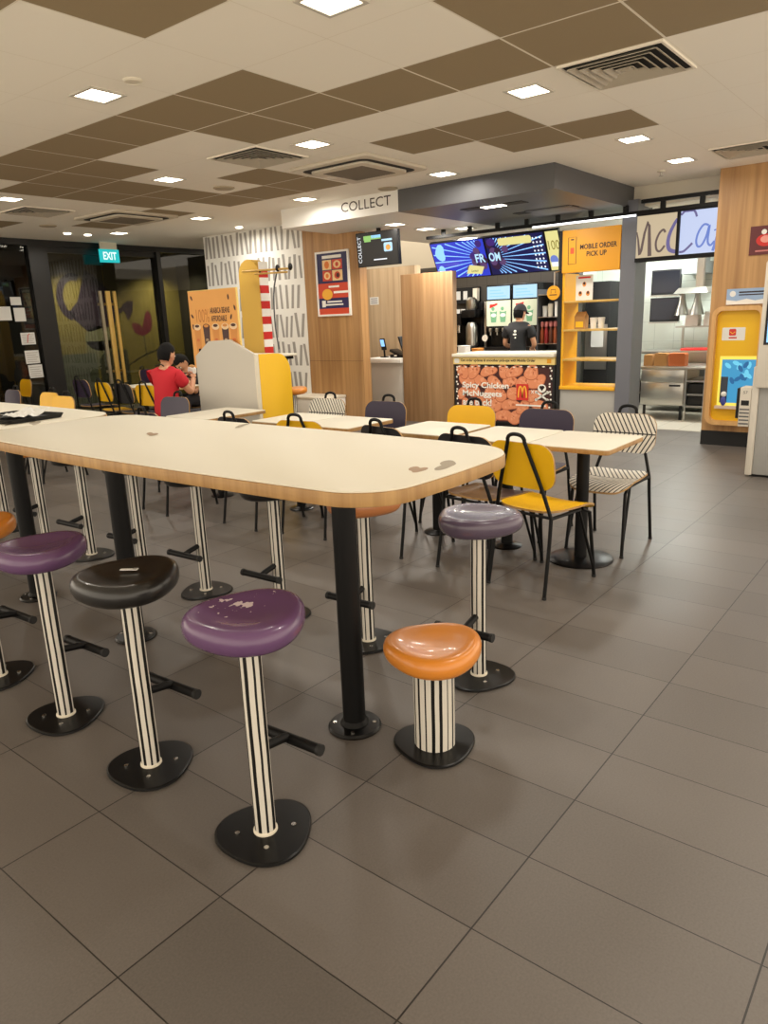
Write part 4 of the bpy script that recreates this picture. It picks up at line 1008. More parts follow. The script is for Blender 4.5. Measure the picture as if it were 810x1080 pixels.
# coffee station
t = thing('coffee_machine', (10.8, 6.95, .94), 'black and steel coffee machine beside the oak panel', 'coffee machine')
m = MB(); m.m(blackg).box(10.55, 11.1, 6.72, 7.32, .94, 1.02, .006).box(10.85, 11.1, 6.72, 7.32, 1.02, 1.5, .006).box(10.55, 11.1, 6.72, 7.32, 1.36, 1.55, .01); m.build('body', t, world=True)
m = MB(); m.m(chrome)
for y in (6.82, 7.02, 7.22): m.cyl(10.65, y, 1.24, 1.36, .035, 20).tube([(10.65, y, 1.26), (10.52, y, 1.25)], .014)
m.build('group_heads', t, world=True)
for y in (6.8, 6.9, 7.0, 7.1, 7.2):
    m = MB(); m.m(whitep).lathe([(.026, 1.55), (.04, 1.62)], 10.75, y, 20); m.build('cup', t, world=True)
m = MB(); m.m(redp).box(10.545, 10.55, 7.18, 7.28, 1.42, 1.5); m.build('red_button_panel', t, world=True, smooth=0)
t = thing('coffee_brewer', (10.7, 6.55, .94), 'tall coffee brewer with steel flask left of the dispensers', 'coffee brewer')
m = MB(); m.m(blackg).box(10.5, 10.95, 6.42, 6.68, .94, 1.0, .005).box(10.75, 10.95, 6.42, 6.68, 1.0, 1.72, .005).box(10.5, 10.95, 6.42, 6.68, 1.48, 1.60, .008); m.build('body', t, world=True)
m = MB(); m.m(steel).lathe([(.085, 1.01), (.1, 1.03), (.1, 1.33), (.07, 1.40)], 10.62, 6.55, 28); m.build('flask', t, world=True)
m = MB(); m.m(steel).lathe([(.075, 1.60), (.09, 1.64), (.09, 1.76), (.05, 1.80)], 10.62, 6.55, 28); m.build('hopper', t, world=True)
t = thing('grinder', (10.75, 6.37, .94), 'narrow steel grinder post left of the dispensers', 'grinder')
m = MB(); m.m(steel).box(10.7, 10.74, 6.325, 6.365, .94, 1.72, .004); m.build('post', t, world=True); m = MB(); m.m(cream).tube([(10.69, 6.345, 1.14), (10.70, 6.345, 1.14)], .055, 24); m.build('dial', t, world=True)
t = thing('wall_rack', (11.1, 7.0, 1.8), 'dark wall rack with framed cards above the coffee machine', 'rack')
m = MB(); m.m(blackmat).box(11.1, 11.195, 6.72, 7.22, 1.72, 1.98); m.build('frame', t, world=True, smooth=0)
for y in (7.12, 6.98): 
    m = MB(); m.m(paper).box(11.09, 11.1, y - .05, y + .03, 1.78, 1.92); m.build('card', t, world=True, smooth=0)
m = MB(); m.m(cream).box(10.9, 10.98, 6.62, 6.70, 1.75, 1.95); o = m.build('paper_holder', smooth=0); tag(o, 'narrow cream paper holder on top of the coffee brewer', 'holder')
# bottle rack
t = thing('bottle_rack', (10.7, 5.17, .94), 'shelf rack of syrup bottles beside the orange shelf', 'rack')
m = MB(); m.m(steel)
for z in (1.05, 1.45, 1.78): m.box(10.55, 10.95, 4.98, 5.32, z - .012, z)
m.build('shelves', t, world=True, smooth=0)
m = MB(); m.m(greydk).box(10.93, 10.96, 4.98, 5.32, .94, 1.86).box(10.55, 10.96, 4.965, 4.98, .94, 1.86).box(10.55, 10.96, 5.32, 5.335, .94, 1.86); m.build('sides', t, world=True, smooth=0)
pink = mat('syrup_pink_cap', (196, 120, 116), .5); sy = [mat('syrup_amber', (150, 74, 40), .3), mat('syrup_red', (150, 42, 42), .3), mat('syrup_brown', (92, 52, 36), .3)]
for k in range(8):
    i, j = k % 4, k // 4
    t = thing('syrup_bottle', (10.62 + .12 * j, 5.275 - .075 * i, 1.0505), 'syrup bottle with pink pump cap on the rack, %s row, %s' % (('front', 'back')[j], ('leftmost', 'second from left', 'third from left', 'rightmost')[i]), 'bottle', 0, 'syrup bottles on the rack')
    m = MB(); m.m(sy[k % 3]).lathe([(.028, 0), (.03, .01), (.03, .19), (.014, .235), (.014, .25)], n=18); m.build('bottle', t)
    m = MB(); m.m(pink).lathe([(.024, .25), (.028, .26), (.028, .32), (.012, .33)], n=18); m.build('cap', t)
for k, y in enumerate((5.26, 5.17, 5.06)):
    m = MB(); m.m((whitep, cream, whitep)[k]).lathe([(.034, 0), (.042, .16 + .03 * k)], n=20); o = m.build('cup_stack'); o.location = (10.68, y, 1.4505); tag(o, ('left stack of pale cups above the syrup bottles', 'middle stack of cream cups above the syrup bottles', 'right, tallest stack of pale cups above the syrup bottles')[k], 'cups', 'cup stacks on the rack')
# a prep surface just behind the front counter, with tubs
t = thing('prep_table', (9.75, 5.5, 0), 'dark prep table between the front counter and the worker', 'table')
m = MB(); m.m(blackmat).box(9.48, 9.72, 5.62, 6.75, 0, .93); m.build('body', t, world=True, smooth=0); m = MB(); m.m(steel).box(9.47, 9.74, 5.6, 6.77, .93, .96, .003); m.build('worktop', t, world=True)
for k, (x, y, w, h, mm, nm, lab) in enumerate(((9.6, 6.38, .11, .05, cream, 'food_tub', 'shallow cream tub behind the front counter'), (9.6, 6.06, .07, .10, whitep, 'food_tub', 'white tub behind the front counter beside the worker'), (9.6, 5.82, .06, .06, cupo, 'food_tub', 'amber tub behind the front counter nearest the worker'))):
    m = MB(); m.m(mm).prism(rrect(-.08, -w, .08, w, .02), 0, h, .006).prism(rrect(-.086, -w - .006, .086, w + .006, .022), h, h + .012, .004); o = m.build(nm); o.location = (x, y, .9605); tag(o, lab, 'tub', 'tubs behind the counter')

# ================================================================== KITCHEN
t = thing('steel_work_counter', (10.6, 3.3, 0), 'stainless steel kitchen counter with doors and side racks', 'kitchen counter')
m = MB(); m.m(steel).box(10.3, 11.0, 2.72, 3.82, .70, .735, .003); m.build('worktop', t, world=True)
m = MB(); m.m(steel).box(10.34, 10.98, 3.0, 3.6, .20, .70); m.build('cabinet', t, world=True, smooth=0)
for z0, z1 in ((.21, .515), (.525, .69)):
    m = MB(); m.m(steel).box(10.31, 10.34, 3.01, 3.59, z0, z1, .004); d = m.build('door' if z0 < .3 else 'drawer', t, world=True)
    if z0 < .3:
        h = MB(); h.m(blackmat).box(10.30, 10.31, 3.05, 3.2, .465, .49, .003); h.build('handle', d, world=True)
for y0, y1 in ((2.74, 2.98), (3.62, 3.80)):
    m = MB(); m.m(steel)
    for z in (.2, .36, .54): m.box(10.32, 10.9, y0, y1, z - .012, z + .012)
    m.box(10.31, 10.33, y0 - .01, y0 + .01, 0, .70).box(10.31, 10.33, y1 - .01, y1 + .01, 0, .70); m.build('side_rack', t, world=True, smooth=0)
    for z in (.2, .36):
        m = MB(); m.m(blackmat).box(10.34, 10.8, y0 + .015, y1 - .015, z + .012, z + .14, .006); m.build('bin', t, world=True)
for y in (3.05, 3.55):
    m = MB(); m.m(blackmat).cyl(10.38, y, 0, .2, .02, 14); m.build('leg', t, world=True)
for k, (y, w, h, mm, lab) in enumerate(((3.53, .06, .14, kraft, 'small brown paper bag at the left of the kitchen counter'), (3.36, .085, .16, kraft, 'larger brown paper bag in the middle of the kitchen counter'), (3.14, .11, .16, mat('bag_orange_brown', (190, 104, 56), .8), 'orange brown paper bag at the right of the kitchen counter'))):
    m = MB(); m.m(mm).prism(rrect(-.08, -w, .08, w, .006), 0, h, .004).box(-.08, .08, -w * .9, w * .9, h, h + .012); o = m.build('paper_bag', smooth=0); o.location = (10.45, y, .7355); tag(o, lab, 'bag', 'paper bags on the kitchen counter')
t = thing('prep_station', (11.4, 3.3, 0), 'steel prep station with red trays behind the kitchen counter', 'kitchen counter')
m = MB(); m.m(steel).box(11.15, 11.75, 2.2, 3.9, .86, .9, .003); m.build('worktop', t, world=True); m = MB(); m.m(steel).box(11.2, 11.7, 2.25, 3.85, .08, .86); m.build('body', t, world=True, smooth=0)
m = MB(); m.m(steel).box(11.4, 11.75, 2.3, 3.5, 1.22, 1.24).box(11.72, 11.75, 2.3, 2.33, .9, 1.24).box(11.72, 11.75, 3.47, 3.5, .9, 1.24); m.build('upper_shelf', t, world=True, smooth=0)
m = MB(); m.m(redp).prism(rrect(-.14, -.25, .14, .25, .02), 0, .03, .004); o = m.build('food_tray'); o.location = (11.32, 3.1, .9005); tag(o, 'red tray on the steel prep station', 'tray')
for k, (y, w, h, lab) in enumerate(((3.28, .09, .24, 'tall pale carton stack on the prep station shelf, left'), (3.0, .11, .2, 'pale carton stack on the prep station shelf, right'))):
    m = MB(); m.m((mat('carton_pale', (222, 214, 206), .7), paper)[k]).box(-.09, .09, -w, w, 0, h * .5, .003).box(-.085, .085, -w * .95, w * .95, h * .5, h, .003); o = m.build('carton_stack', smooth=0); o.location = (11.5, y, 1.2405); tag(o, lab, 'cartons', 'carton stacks in the kitchen')
for k, (z0, z1, lab) in enumerate(((1.70, 2.06, 'upper black order monitor in the kitchen'), (1.31, 1.66, 'lower black order monitor in the kitchen'))):
    t = thing('order_monitor', (11.5, 3.7, z0), lab, 'monitor', 0, 'order monitors in the kitchen')
    m = MB(); m.m(mat('monitor_casing', (26, 27, 30), .4)).box(11.48, 11.54, 3.49, 3.92, z0, z1, .006); m.m(mat('monitor_glass', (34, 36, 44), .2)).box(11.4785, 11.48, 3.51, 3.90, z0 + .03, z1 - .02); m.build('display', t, world=True)
    m = MB(); m.m(steel).box(11.45, 11.6, 3.50, 3.92, z0 - .02, z0 - .004).box(11.54, 11.998, 3.68, 3.73, (z0 + z1) / 2 - .02, (z0 + z1) / 2 + .02); m.build('bracket', t, world=True, smooth=0)
t = thing('heat_lamp_hood', (11.3, 3.3, 1.4), 'steel heat lamp hood with two bell shades', 'heat lamp')
m = MB(); m.m(steel).add([(11.1, 3.47, 1.70), (11.5, 3.47, 1.70), (11.5, 3.0, 1.70), (11.1, 3.0, 1.70), (11.18, 3.42, 1.78), (11.45, 3.42, 1.78), (11.45, 3.05, 1.78), (11.18, 3.05, 1.78)], [(0, 1, 2, 3)[::-1], (4, 5, 6, 7), (0, 4, 7, 3), (0, 1, 5, 4), (1, 2, 6, 5), (2, 3, 7, 6)])
m.box(11.28, 11.36, 3.12, 3.22, 1.78, 2.75); m.build('hood', t, world=True, smooth=0)
for y in (3.38, 3.17):
    m = MB(); m.m(steel).lathe([(.10, 1.40), (.085, 1.46), (.05, 1.58), (.035, 1.70)], 11.25, y, 28); m.build('bell_shade', t, world=True)
t = thing('steel_cabinet', (11.8, 2.9, 1.5), 'tall steel column and cabinet at the right of the kitchen', 'cabinet')
m = MB(); m.m(steel).box(11.66, 11.98, 2.70, 3.05, 1.24, 2.6, .004); m.build('body', t, world=True, smooth=0); m = MB(); m.m(blackmat).box(11.60, 11.98, 2.35, 2.68, 1.3, 1.8, .01); m.build('black_box', t, world=True)
t = thing('ceiling_pipe', (11.6, 3.3, 2.3), 'white duct box above the kitchen monitors', 'duct')
m = MB(); m.m(mat('duct_grey', (176, 182, 186), .4)).box(11.5, 11.98, 3.15, 3.50, 1.98, 2.15, .006).box(11.62, 11.86, 3.2, 3.4, 2.15, 2.75); m.build('duct', t, world=True, smooth=0)
t = thing('kitchen_fridge', (11.7, 4.45, 0), 'dark upright kitchen unit seen through the pick up shelf', 'fridge')
m = MB(); m.m(blackmat).box(11.4, 11.98, 4.52, 4.92, 0, 1.95, .01); m.build('body', t, world=True); m = MB(); m.m(steel).box(11.385, 11.4, 4.54, 4.90, .6, 1.3); m.build('door', t, world=True, smooth=0); m = MB(); m.m(paper).box(11.38, 11.385, 4.6, 4.8, .95, 1.25); m.build('sheet', t, world=True, smooth=0)
t = thing('kitchen_light', (10.6, 3.1, 2.75), 'bright ceiling panel light inside the kitchen', 'ceiling light')
m = MB(); m.m(mat('lamp_frame', ())).box(10.3, 10.9, 2.8, 3.4, 2.735, 2.75); m.build('frame', t, world=True, smooth=0); m = MB(); m.m(lens).box(10.33, 10.87, 2.83, 3.37, 2.728, 2.735); m.build('lens', t, world=True, smooth=0)
lamp('kitchen_lamp', 10.6, 3.1, 2.71, 85, .5, (.95, 1, .95)); lamp('kitchen_lamp', 11.2, 4.2, 2.71, 40, .4, (.95, 1, .95))
lamp('counter_fill', 8.9, 7.4, 2.86, 14, .3, (1, .95, .86)); lamp('counter_fill', 10.0, 6.2, 2.6, 34, .4, (1, .95, .88)); lamp('counter_fill', 10.2, 4.6, 2.64, 10, .4, (1, .95, .88))  # no fittings: first is added, unseen, to brighten the pale oak wall

# ================================================================== NICHE DISPLAY AND KIOSK AT THE RIGHT
t = thing('display_niche', (8.58, 2.0, .25), 'yellow display niche with rounded wood frame and lit toy window', 'display')
fw = wood('pale_frame_wood', (222, 178, 120), (200, 152, 92), 1, 'z')
O = rrect(1.72, .24, 2.235, 1.50, .10, 8); I = rrect(1.76, .285, 2.19, 1.455, .065, 8); n = len(O)
m = MB(); m.m(fw); vs = []
for x in (8.50, 8.594): vs += [(x, y, z) for y, z in O] + [(x, y, z) for y, z in I]
fs = []
for i in range(n):
    j = (i + 1) % n
    fs += [(i, n + i, n + j, j), (2 * n + i, 2 * n + j, 3 * n + j, 3 * n + i), (i, j, 2 * n + j, 2 * n + i), (n + i, 3 * n + i, 3 * n + j, n + j)]
m.add(vs, fs); m.build('frame', t, world=True)
m = MB(); m.m(yellowp).box(8.565, 8.594, 1.755, 2.195, .28, 1.46); a = Art(m, (8.565, 2.195, .28), *FX)
a.rrect(.06, .865, .29, 1.0, .01, paper); a.layer(2).rrect(.13, .915, .2, .985, .012, mat('icon_red2', (206, 50, 40), .5)).rect(.13, .885, .21, .90, redp); a.layer(3).stroke([(.14, .955), (.165, .935), (.19, .955)], .008, gold)
a.layer(1).rect(.06, .16, .43, .70, scr('niche_glow', (255, 226, 90), 1.1)); a.layer(2).rect(.085, .20, .43, .665, scr('niche_blue', (70, 170, 220), .8))
a.layer(3).rect(.085, .2, .16, .48, mat('niche_dark', (60, 66, 80), .6)); rd = random.Random(6)
for k in range(14): a.layer(4 + .1 * k); a.ell(.12 + .3 * rd.random(), .44 + .2 * rd.random(), .04, .022, (scr('niche_cyan', (120, 220, 250), .9), scr('niche_deep', (40, 120, 180), .7))[k % 2], 10, rd.random() * 3)
m.build('lit_window', t, world=True, smooth=0)
m = MB(); m.m(mat('niche_shelf', (214, 190, 170), .5)).box(8.50, 8.565, 1.80, 2.14, .42, .45); m.build('ledge', t, world=True, smooth=0)
t = thing('toy_figure', (8.53, 2.06, .4505), 'small blue and white toy standing on the niche ledge', 'toy')
m = MB(); m.m(mat('toy_blue', (60, 70, 150), .5)).ball((0, 0, .05), (.025, .03, .05)); m.build('body', t); m = MB(); m.m(paper).ball((0, 0, .125), (.025, .03, .03)); m.build('head', t)
m = MB(); m.m(mat('flyer_blue', (146, 172, 206), .5)).box(8.585, 8.598, 1.74, 2.125, 1.515, 1.675); a = Art(m, (8.585, 2.125, 1.515), *FX)
a.ell(.06, .11, .03, .03, paper).rect(.12, .115, .36, .13, inkdk).rect(.12, .09, .36, .102, inkdk).poly([(.0, 0), (.38, 0), (.38, .05), (.28, .035), (.2, .055), (.1, .035), (0, .05)], paper)
o = m.build('flyer', smooth=0); tag(o, 'pale blue flyer above the yellow niche on the pillar', 'flyer')
m = MB(); m.m(mat('poster_maroon', (92, 30, 34), .5)).box(8.588, 8.598, 1.60, 1.945, 2.0, 2.28); a = Art(m, (8.588, 1.945, 2.0), *FX)
a.ell(.15, .14, .09, .06, redp).layer(2).ell(.15, .15, .05, .035, mat('poster_pink', (226, 150, 140), .5)).ell(.13, .22, .025, .025, paper).rect(.06, .03, .24, .045, pink)
o = m.build('wall_poster', smooth=0); tag(o, 'small maroon poster high on the oak pillar', 'poster')

t = thing('order_kiosk', (7.2, 1.25, 0), 'pale grey self order kiosk cut by the right edge', 'kiosk')
kg = mat('kiosk_grey', (168, 168, 166), .45, noise=.04, nscale=60); kw = mat('kiosk_white', (214, 208, 196), .45)
m = MB(); m.m(kg).box(7.08, 7.42, .85, 1.42, .02, .98, .01); m.m(blackmat).box(7.1, 7.4, .87, 1.44, 0, .03); m.build('pedestal', t, world=True)
m = MB(); m.m(kw).box(7.06, 7.44, 1.42, 1.475, .015, .98, .006); m.build('side_trim', t, world=True)
m = MB(); m.m(mat('kiosk_spine', (150, 152, 168), .45)).box(7.25, 7.36, 1.15, 1.45, .98, 1.55, .01); m.build('spine', t, world=True)
m = MB(); m.m(kw).prism([(7.0, .78), (7.12, .78), (7.12, 1.44), (7.0, 1.44)], .80, 1.86, .02); m.build('screen_housing', t, world=True)
m = MB(); m.m(blackmat).box(6.994, 7.0, .80, 1.405, 1.17, 1.82); a = Art(m, (6.994, 1.405, 1.17), *FX); a.rect(.02, .02, .5, .63, slt); a.layer(2).rect(.02, .38, .5, .63, scr('kiosk_green', (130, 170, 130), .7)); m.build('screen', t, world=True, smooth=0)
m = MB(); m.m(blackmat).box(6.96, 7.0, 1.18, 1.28, .98, 1.10, .005); m.build('card_reader', t, world=True)
t = thing('receipt_box', (7.1, 1.53, .45), 'pale slatted terminal box fixed on the left side of the kiosk', 'terminal')
m = MB(); m.m(kw).box(7.06, 7.22, 1.477, 1.57, .45, .80, .008); a = Art(m, (7.06, 1.57, .45), *FX)
for q in range(5): a.rect(.006, .02 + q * .032, .088, .034 + q * .032, mat('slat_grey', (100, 100, 102), .5))
a.rect(.015, .19, .08, .235, blackmat).text('57', .045, .305, greydk, w=.035); m.build('box', t, world=True)
m = MB(); m.m(blackmat).box(7.08, 7.2, 1.57, 1.60, .52, .79, .006); m.build('handset', t, world=True)

# ================================================================== PEOPLE
skin = mat('skin', (206, 152, 118), .5); hairm = mat('black_hair', (10, 9, 9), .7, spec=.2, bump=.6, nscale=90); denim = mat('dark_trousers', (38, 38, 46), .8); shoe = mat('dark_shoe', (30, 28, 28), .6)
redcloth = mat('red_shirt_cloth', (196, 30, 44), .8, bump=.2, nscale=30); blkcloth = mat('black_shirt_cloth', (30, 30, 33), .8, bump=.2, nscale=30); eye_w = mat('eye_white', (235, 232, 226), .3); eye_d = mat('eye_dark', (24, 18, 16), .2); lip = mat('lip', (170, 96, 84), .5)
def skinned(mb, m, verts, edges, radii, sub=2):
    me = bpy.data.meshes.new('s'); me.from_pydata(verts, edges, []); ob = bpy.data.objects.new('s', me); COL.objects.link(ob)
    md = ob.modifiers.new('k', 'SKIN'); md.use_smooth_shade = True; md.branch_smoothing = .4
    for i, r in enumerate(radii):
        sv = me.skin_vertices[0].data[i]; sv.radius = r if isinstance(r, tuple) else (r, r); sv.use_root = (i == 0)
    s2 = ob.modifiers.new('d', 'SUBSURF'); s2.levels = sub; s2.render_levels = sub
    dg = bpy.context.evaluated_depsgraph_get(); dg.update(); ev = ob.evaluated_get(dg); r = bpy.data.meshes.new_from_object(ev)
    mb.m(m).add([tuple(v.co) for v in r.vertices], [list(p.vertices) for p in r.polygons])
    bpy.data.objects.remove(ob); bpy.data.meshes.remove(me); bpy.data.meshes.remove(r)
def hand(mb, wrist, d, palm_n, side):
    """five fingers from a palm: d points to the fingertips, palm_n out of the palm, side +1/-1 puts the thumb"""
    w = Vector(wrist); d = Vector(d).normalized(); n = Vector(palm_n); n = (n - d * n.dot(d)).normalized(); a = d.cross(n) * side
    skinned(mb, skin, [tuple(w), tuple(w + d * .045), tuple(w + d * .085)], [(0, 1), (1, 2)], [(.026, .02), (.036, .016), (.036, .014)], 2)
    for k, (off, ln) in enumerate(((.028, .066), (.010, .076), (-.009, .070), (-.026, .054))):
        p0 = w + d * .075 + a * off; p1 = p0 + d * ln * .45 + n * .008; p2 = p1 + (d * .75 + n * .65).normalized() * ln * .33; p3 = p2 + (d * .35 + n * .95).normalized() * ln * .28
        skinned(mb, skin, [tuple(p) for p in (p0, p1, p2, p3)], [(0, 1), (1, 2), (2, 3)], [.0095, .0088, .0082, .007], 1)
    p0 = w + d * .03 + a * .026; p1 = p0 + (a * .8 + d * .6 + n * .25).normalized() * .035; p2 = p1 + (a * .25 + d * .8 + n * .5).normalized() * .03; p3 = p2 + (d * .8 + n * .6).normalized() * .02
    skinned(mb, skin, [tuple(p) for p in (p0, p1, p2, p3)], [(0, 1), (1, 2), (2, 3)], [.012, .011, .0095, .008], 1)
def face(mb, c, R):
    """features on a head of centre c; R is the head rotation (faces local +x)"""
    def q(x, y, z): return tuple(Vector(c) + R @ Vector((x, y, z)))
    R4 = R.to_4x4()
    mb.m(skin).ball(tuple(c), (.094, .078, .112), 24, R4).ball(q(.025, 0, -.062), (.062, .058, .056), 18, R4)
    mb.ball(q(.099, 0, -.018), (.018, .012, .022), 12, R4).ball(q(.091, 0, .004), (.012, .009, .03), 12, R4)
    for s in (-1, 1):
        mb.m(skin).ball(q(-.004, s * .079, -.012), (.02, .009, .031), 12, R4)
        mb.m(eye_w).ball(q(.082, s * .031, .006), (.012, .013, .009), 10, R4); mb.m(eye_d).ball(q(.0915, s * .031, .006), (.005, .006, .006), 8, R4)
        mb.m(hairm).ball(q(.087, s * .032, .028), (.008, .018, .005), 8, R4)
    mb.m(lip).ball(q(.083, 0, -.06), (.008, .022, .007), 10, R4)
def hair_cap(mb, c, R, low=-.045, thick=.012):
    R4 = R.to_4x4(); b = bmesh.new(); bmesh.ops.create_uvsphere(b, u_segments=28, v_segments=18, radius=1); rd = random.Random(9)
    kill = []
    for v in b.verts:
        x, y, z = v.co
        lim = .38 if x > .6 else (.38 - .55 * (.6 - x) if x > .15 else (.05 if x > -.12 else -.72))
        if z < lim - .02: kill.append(v)
    bmesh.ops.delete(b, geom=kill, context='VERTS')
    for v in b.verts:
        f = 1 + .05 * rd.random(); v.co = Vector((v.co.x * (.104) * f - .004, v.co.y * .089 * f, v.co.z * .126 * f + .004))
    bmesh.ops.solidify(b, geom=b.faces[:], thickness=.012)
    bmesh.ops.transform(b, matrix=Matrix.Translation(c) @ R4, verts=b.verts); mb.m(hairm).bm(b)

def seated(loc, rz, label, shirt, lean=.12, elbows=.22, hand_x=.44, hand_z=.98, hz=1.21, nod=18):
    t = thing('person', loc, label, 'person', rz)
    sh = Vector((lean * .75, 0, hz - .19)); nk = Vector((lean * .95, 0, hz - .11)); hc = Vector((lean * 1.2 + .02, 0, hz))
    V = [(0, 0, .53), (lean * .25, 0, .70), (lean * .5, 0, hz - .36), tuple(sh), tuple(nk), tuple(hc - Vector((.02, 0, .03)))]; E = [(0, 1), (1, 2), (2, 3), (3, 4), (4, 5)]; Rr = [(.14, .105), (.12, .085), (.12, .08), (.075, .055), .05, .06]
    B = MB()
    for s in (-1, 1):
        k = len(V); V += [(sh.x, s * .165, sh.z - .015), (sh.x + .13, s * .225, hz - .42), (hand_x - .07, s * .09, hand_z - .04), ]; E += [(3, k), (k, k + 1), (k + 1, k + 2)]; Rr += [.046, .041, .028]
        k = len(V); V += [(.04, s * .095, .515), (.43, s * .12, .53), (.42, s * .12, .10), (.54, s * .13, .045)]; E += [(0, k), (k, k + 1), (k + 1, k + 2), (k + 2, k + 3)]; Rr += [.09, .062, .042, .036]
    skinned(B, skin, V, E, Rr, 2)
    Rh = Euler((0, radians(nod), 0)).to_matrix(); face(B, hc, Rh)
    for s in (-1, 1):
        hand(B, (hand_x - .07, s * .09, hand_z - .04), (.6, -s * .62, .5), (.2, -s * .9, .1), s)
    B.build('body', t, smooth=60)
    S = MB(); V = [(0, 0, .50), (lean * .25, 0, .70), (lean * .5, 0, hz - .36), tuple(sh), tuple(nk - Vector((.004, 0, .004)))]; E = [(0, 1), (1, 2), (2, 3), (3, 4)]; Rr = [(.172, .136), (.158, .122), (.176, .132), (.160, .125), (.075, .072)]
    for s in (-1, 1):
        k = len(V); V += [(sh.x, s * .165, sh.z - .015), (sh.x + .085, s * .205, hz - .345)]; E += [(3, k), (k, k + 1)]; Rr += [.088, .072]
    skinned(S, shirt, V, E, Rr, 2); S.build('shirt', t, smooth=60)
    T = MB(); V = [(0, 0, .52)]; E = []; Rr = [(.16, .11)]
    for s in (-1, 1):
        k = len(V); V += [(.04, s * .095, .515), (.43, s * .12, .53), (.42, s * .12, .13)]; E += [(0, k), (k, k + 1), (k + 1, k + 2)]; Rr += [.102, .076, .058]
    skinned(T, denim, V, E, Rr, 2); T.build('trousers', t, smooth=60)
    for s in (-1, 1):
        f = MB(); f.m(shoe).ball((.49, s * .128, .042), (.13, .048, .042), 16); f.build('shoe', t)
    h = MB(); hair_cap(h, hc, Rh); h.build('hair', t, smooth=60)
    return t
man = seated((4.80, 6.92, 0), radians(8), 'person in a red t-shirt eating at a small table with both hands raised', redcloth, .06, hz=1.215)
m = MB(); m.m(black).tube(spline([(-.03, -.07, 1.10), (-.02, 0, 1.12), (-.03, .07, 1.10)], 4), .006); m.build('neck_cord', man)
# what he holds
c = Matrix.Rotation(radians(8), 4, 'Z') @ Vector((.45, 0, 1.0)); 
m = MB(); m.m(paper); b = bmesh.new(); bmesh.ops.create_icosphere(b, subdivisions=3, radius=1); rd = random.Random(1)
for v in b.verts: v.co = Vector((v.co.x * .05, v.co.y * .05, v.co.z * .055)) * (1 + .22 * (rd.random() - .5))
m.bm(b); m.m(kraft).ball((0, 0, .035), (.038, .04, .03), 14); o = m.build('wrapped_burger', smooth=20); o.location = (4.80 + c.x, 6.92 + c.y, c.z + .02); tag(o, 'wrapped burger held up by the person in red', 'food')
t = thing('food_box', (5.62, 6.46, .7525), 'orange brown food box on the table of the man in red', 'box')
m = MB(); m.m(kraft).add([(-.07, -.06, 0), (.07, -.06, 0), (.07, .06, 0), (-.07, .06, 0), (-.085, -.075, .09), (.085, -.075, .09), (.085, .075, .09), (-.085, .075, .09)], [(3, 2, 1, 0), (0, 1, 5, 4), (1, 2, 6, 5), (2, 3, 7, 6), (3, 0, 4, 7), (4, 5, 6, 7)]); m.build('box', t, smooth=0)
m = MB(); m.m(orangep).box(-.08, .08, -.07, .07, .09, .10); m.build('lid', t, smooth=0)
seated((6.52, 8.5, 0), radians(186), 'person with black hair bending over a far table, mostly hidden behind the man in red', blkcloth, .26, hz=1.04, hand_x=.42, hand_z=.86, nod=60)
chair('dark', 6.56, 8.5, 186, 'chair of the bending person at the far table')

# worker behind the counter, seen from behind
t = thing('person', (9.95, 5.33, 0), 'person in black cap and black shirt working behind the counter', 'person', radians(6))
B = MB(); V = [(0, 0, .88), (0, 0, 1.06), (.0, 0, 1.2), (.015, 0, 1.33), (.03, 0, 1.40), (.04, 0, 1.46)]; E = [(i, i + 1) for i in range(5)]; Rr = [(.14, .10), (.12, .085), (.125, .08), (.075, .055), .05, .06]
for s in (-1, 1):
    k = len(V); V += [(.01, s * .175, 1.315), (.05, s * .235, 1.06), (.25, s * .13, 1.00)]; E += [(3, k), (k, k + 1), (k + 1, k + 2)]; Rr += [.045, .04, .027]
    k = len(V); V += [(0, s * .09, .82), (.02, s * .10, .46), (0, s * .10, .08), (.10, s * .11, .04)]; E += [(0, k), (k, k + 1), (k + 1, k + 2), (k + 2, k + 3)]; Rr += [.09, .06, .042, .036]
skinned(B, skin, V, E, Rr, 2); Rh = Euler((0, radians(12), radians(-16))).to_matrix(); hc = Vector((.055, 0, 1.515)); face(B, hc, Rh)
for s in (-1, 1): hand(B, (.25, s * .13, 1.0), (.8, -s * .4, -.1), (.1, -s * .4, -.8), s)
B.build('body', t, smooth=60)
S = MB(); V = [(0, 0, .84), (0, 0, 1.06), (.0, 0, 1.2), (.015, 0, 1.325), (.028, 0, 1.405)]; E = [(i, i + 1) for i in range(4)]; Rr = [(.172, .132), (.156, .122), (.178, .130), (.160, .122), (.074, .07)]
for s in (-1, 1):
    k = len(V); V += [(.01, s * .175, 1.315), (.035, s * .215, 1.15)]; E += [(3, k), (k, k + 1)]; Rr += [.088, .072]
skinned(S, blkcloth, V, E, Rr, 2)
so = S.build('shirt', t, smooth=60)
W = MB(); W.m(inkw)
for z, a_, b_, y in ((1.26, .022, .02, .0), (1.215, .03, .016, .005), (1.165, .022, .024, -.004), (1.11, .028, .016, .004), (1.065, .02, .02, -.004)):
    W.ball((-.128 + .02 * abs(z - 1.2), y, z), (.012, a_, b_), 12)
W.build('back_print', so)
T = MB(); V = [(0, 0, .86)]; E = []; Rr = [(.16, .12)]
for s in (-1, 1):
    k = len(V); V += [(0, s * .09, .82), (.02, s * .10, .46), (0, s * .10, .11)]; E += [(0, k), (k, k + 1), (k + 1, k + 2)]; Rr += [.105, .078, .06]
skinned(T, denim, V, E, Rr, 2); T.build('trousers', t, smooth=60)
for s in (-1, 1):
    f = MB(); f.m(shoe).ball((.06, s * .108, .042), (.13, .048, .042), 16); f.build('shoe', t)
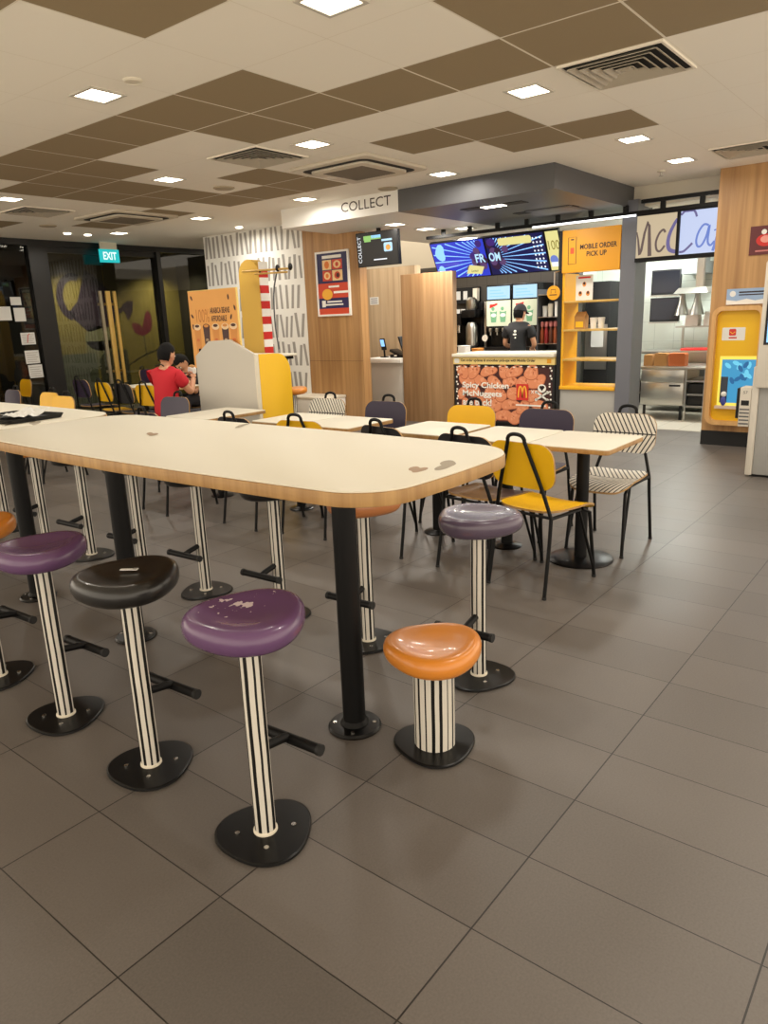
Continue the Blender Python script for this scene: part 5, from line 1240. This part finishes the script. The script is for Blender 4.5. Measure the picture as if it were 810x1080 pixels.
h = MB(); hair_cap(h, hc, Rh); h.build('hair', t, smooth=60)
h = MB(); h.m(blkcloth); b = bmesh.new(); bmesh.ops.create_uvsphere(b, u_segments=28, v_segments=16, radius=1)
bmesh.ops.delete(b, geom=[v for v in b.verts if v.co.z < .12], context='VERTS')
for v in b.verts: v.co = Vector((v.co.x * .116, v.co.y * .1, v.co.z * .138 + .004))
bmesh.ops.solidify(b, geom=b.faces[:], thickness=.006); bmesh.ops.transform(b, matrix=Matrix.Translation(hc) @ Rh.to_4x4(), verts=b.verts); h.bm(b)
h.X = Matrix.Translation(hc) @ Rh.to_4x4(); h.prism([(.08, -.07), (.15, -.055), (.175, 0), (.15, .055), (.08, .07)], .02, .03); h.build('cap', t, smooth=60)

# ================================================================== LIGHT, WORLD, CAMERA
lamp('lobby_lamp', 7.5, 12.9, 2.88, 80, .15, (1, .9, .62), 120); lamp('lobby_lamp', 9.4, 12.9, 2.88, 70, .2, (1, .9, .62), 120); lamp('lobby_lamp', 4.0, 12.6, 2.88, 12, .2, (1, .9, .7), 120)
w = bpy.data.worlds.new('World'); SC.world = w; w.use_nodes = True
bg = w.node_tree.nodes['Background']; bg.inputs[0].default_value = lin((255, 240, 218)); bg.inputs[1].default_value = 2.15

yaw, pit, rol, F = 0.679170431, 0.259631936, -0.0385431366, 763.521022
f = Vector((cos(yaw) * cos(pit), sin(yaw) * cos(pit), -sin(pit))); r = Vector((sin(yaw), -cos(yaw), 0)); u = r.cross(f)
r2 = r * cos(rol) + u * sin(rol); u2 = r * -sin(rol) + u * cos(rol)
cd = bpy.data.cameras.new('camera'); cam = bpy.data.objects.new('camera', cd); COL.objects.link(cam)
cam.matrix_world = Matrix(((r2.x, u2.x, -f.x, 0), (r2.y, u2.y, -f.y, 0), (r2.z, u2.z, -f.z, 1.5), (0, 0, 0, 1)))
cd.sensor_fit = 'HORIZONTAL'; cd.sensor_width = 36; cd.lens = F / 810 * 36; cd.clip_start = .05
SC.camera = cam
vs_ = SC.view_settings; vs_.view_transform = 'Standard'; vs_.look = 'None'; vs_.gamma = 1; vs_.use_curve_mapping = False; vs_.exposure = 0.02
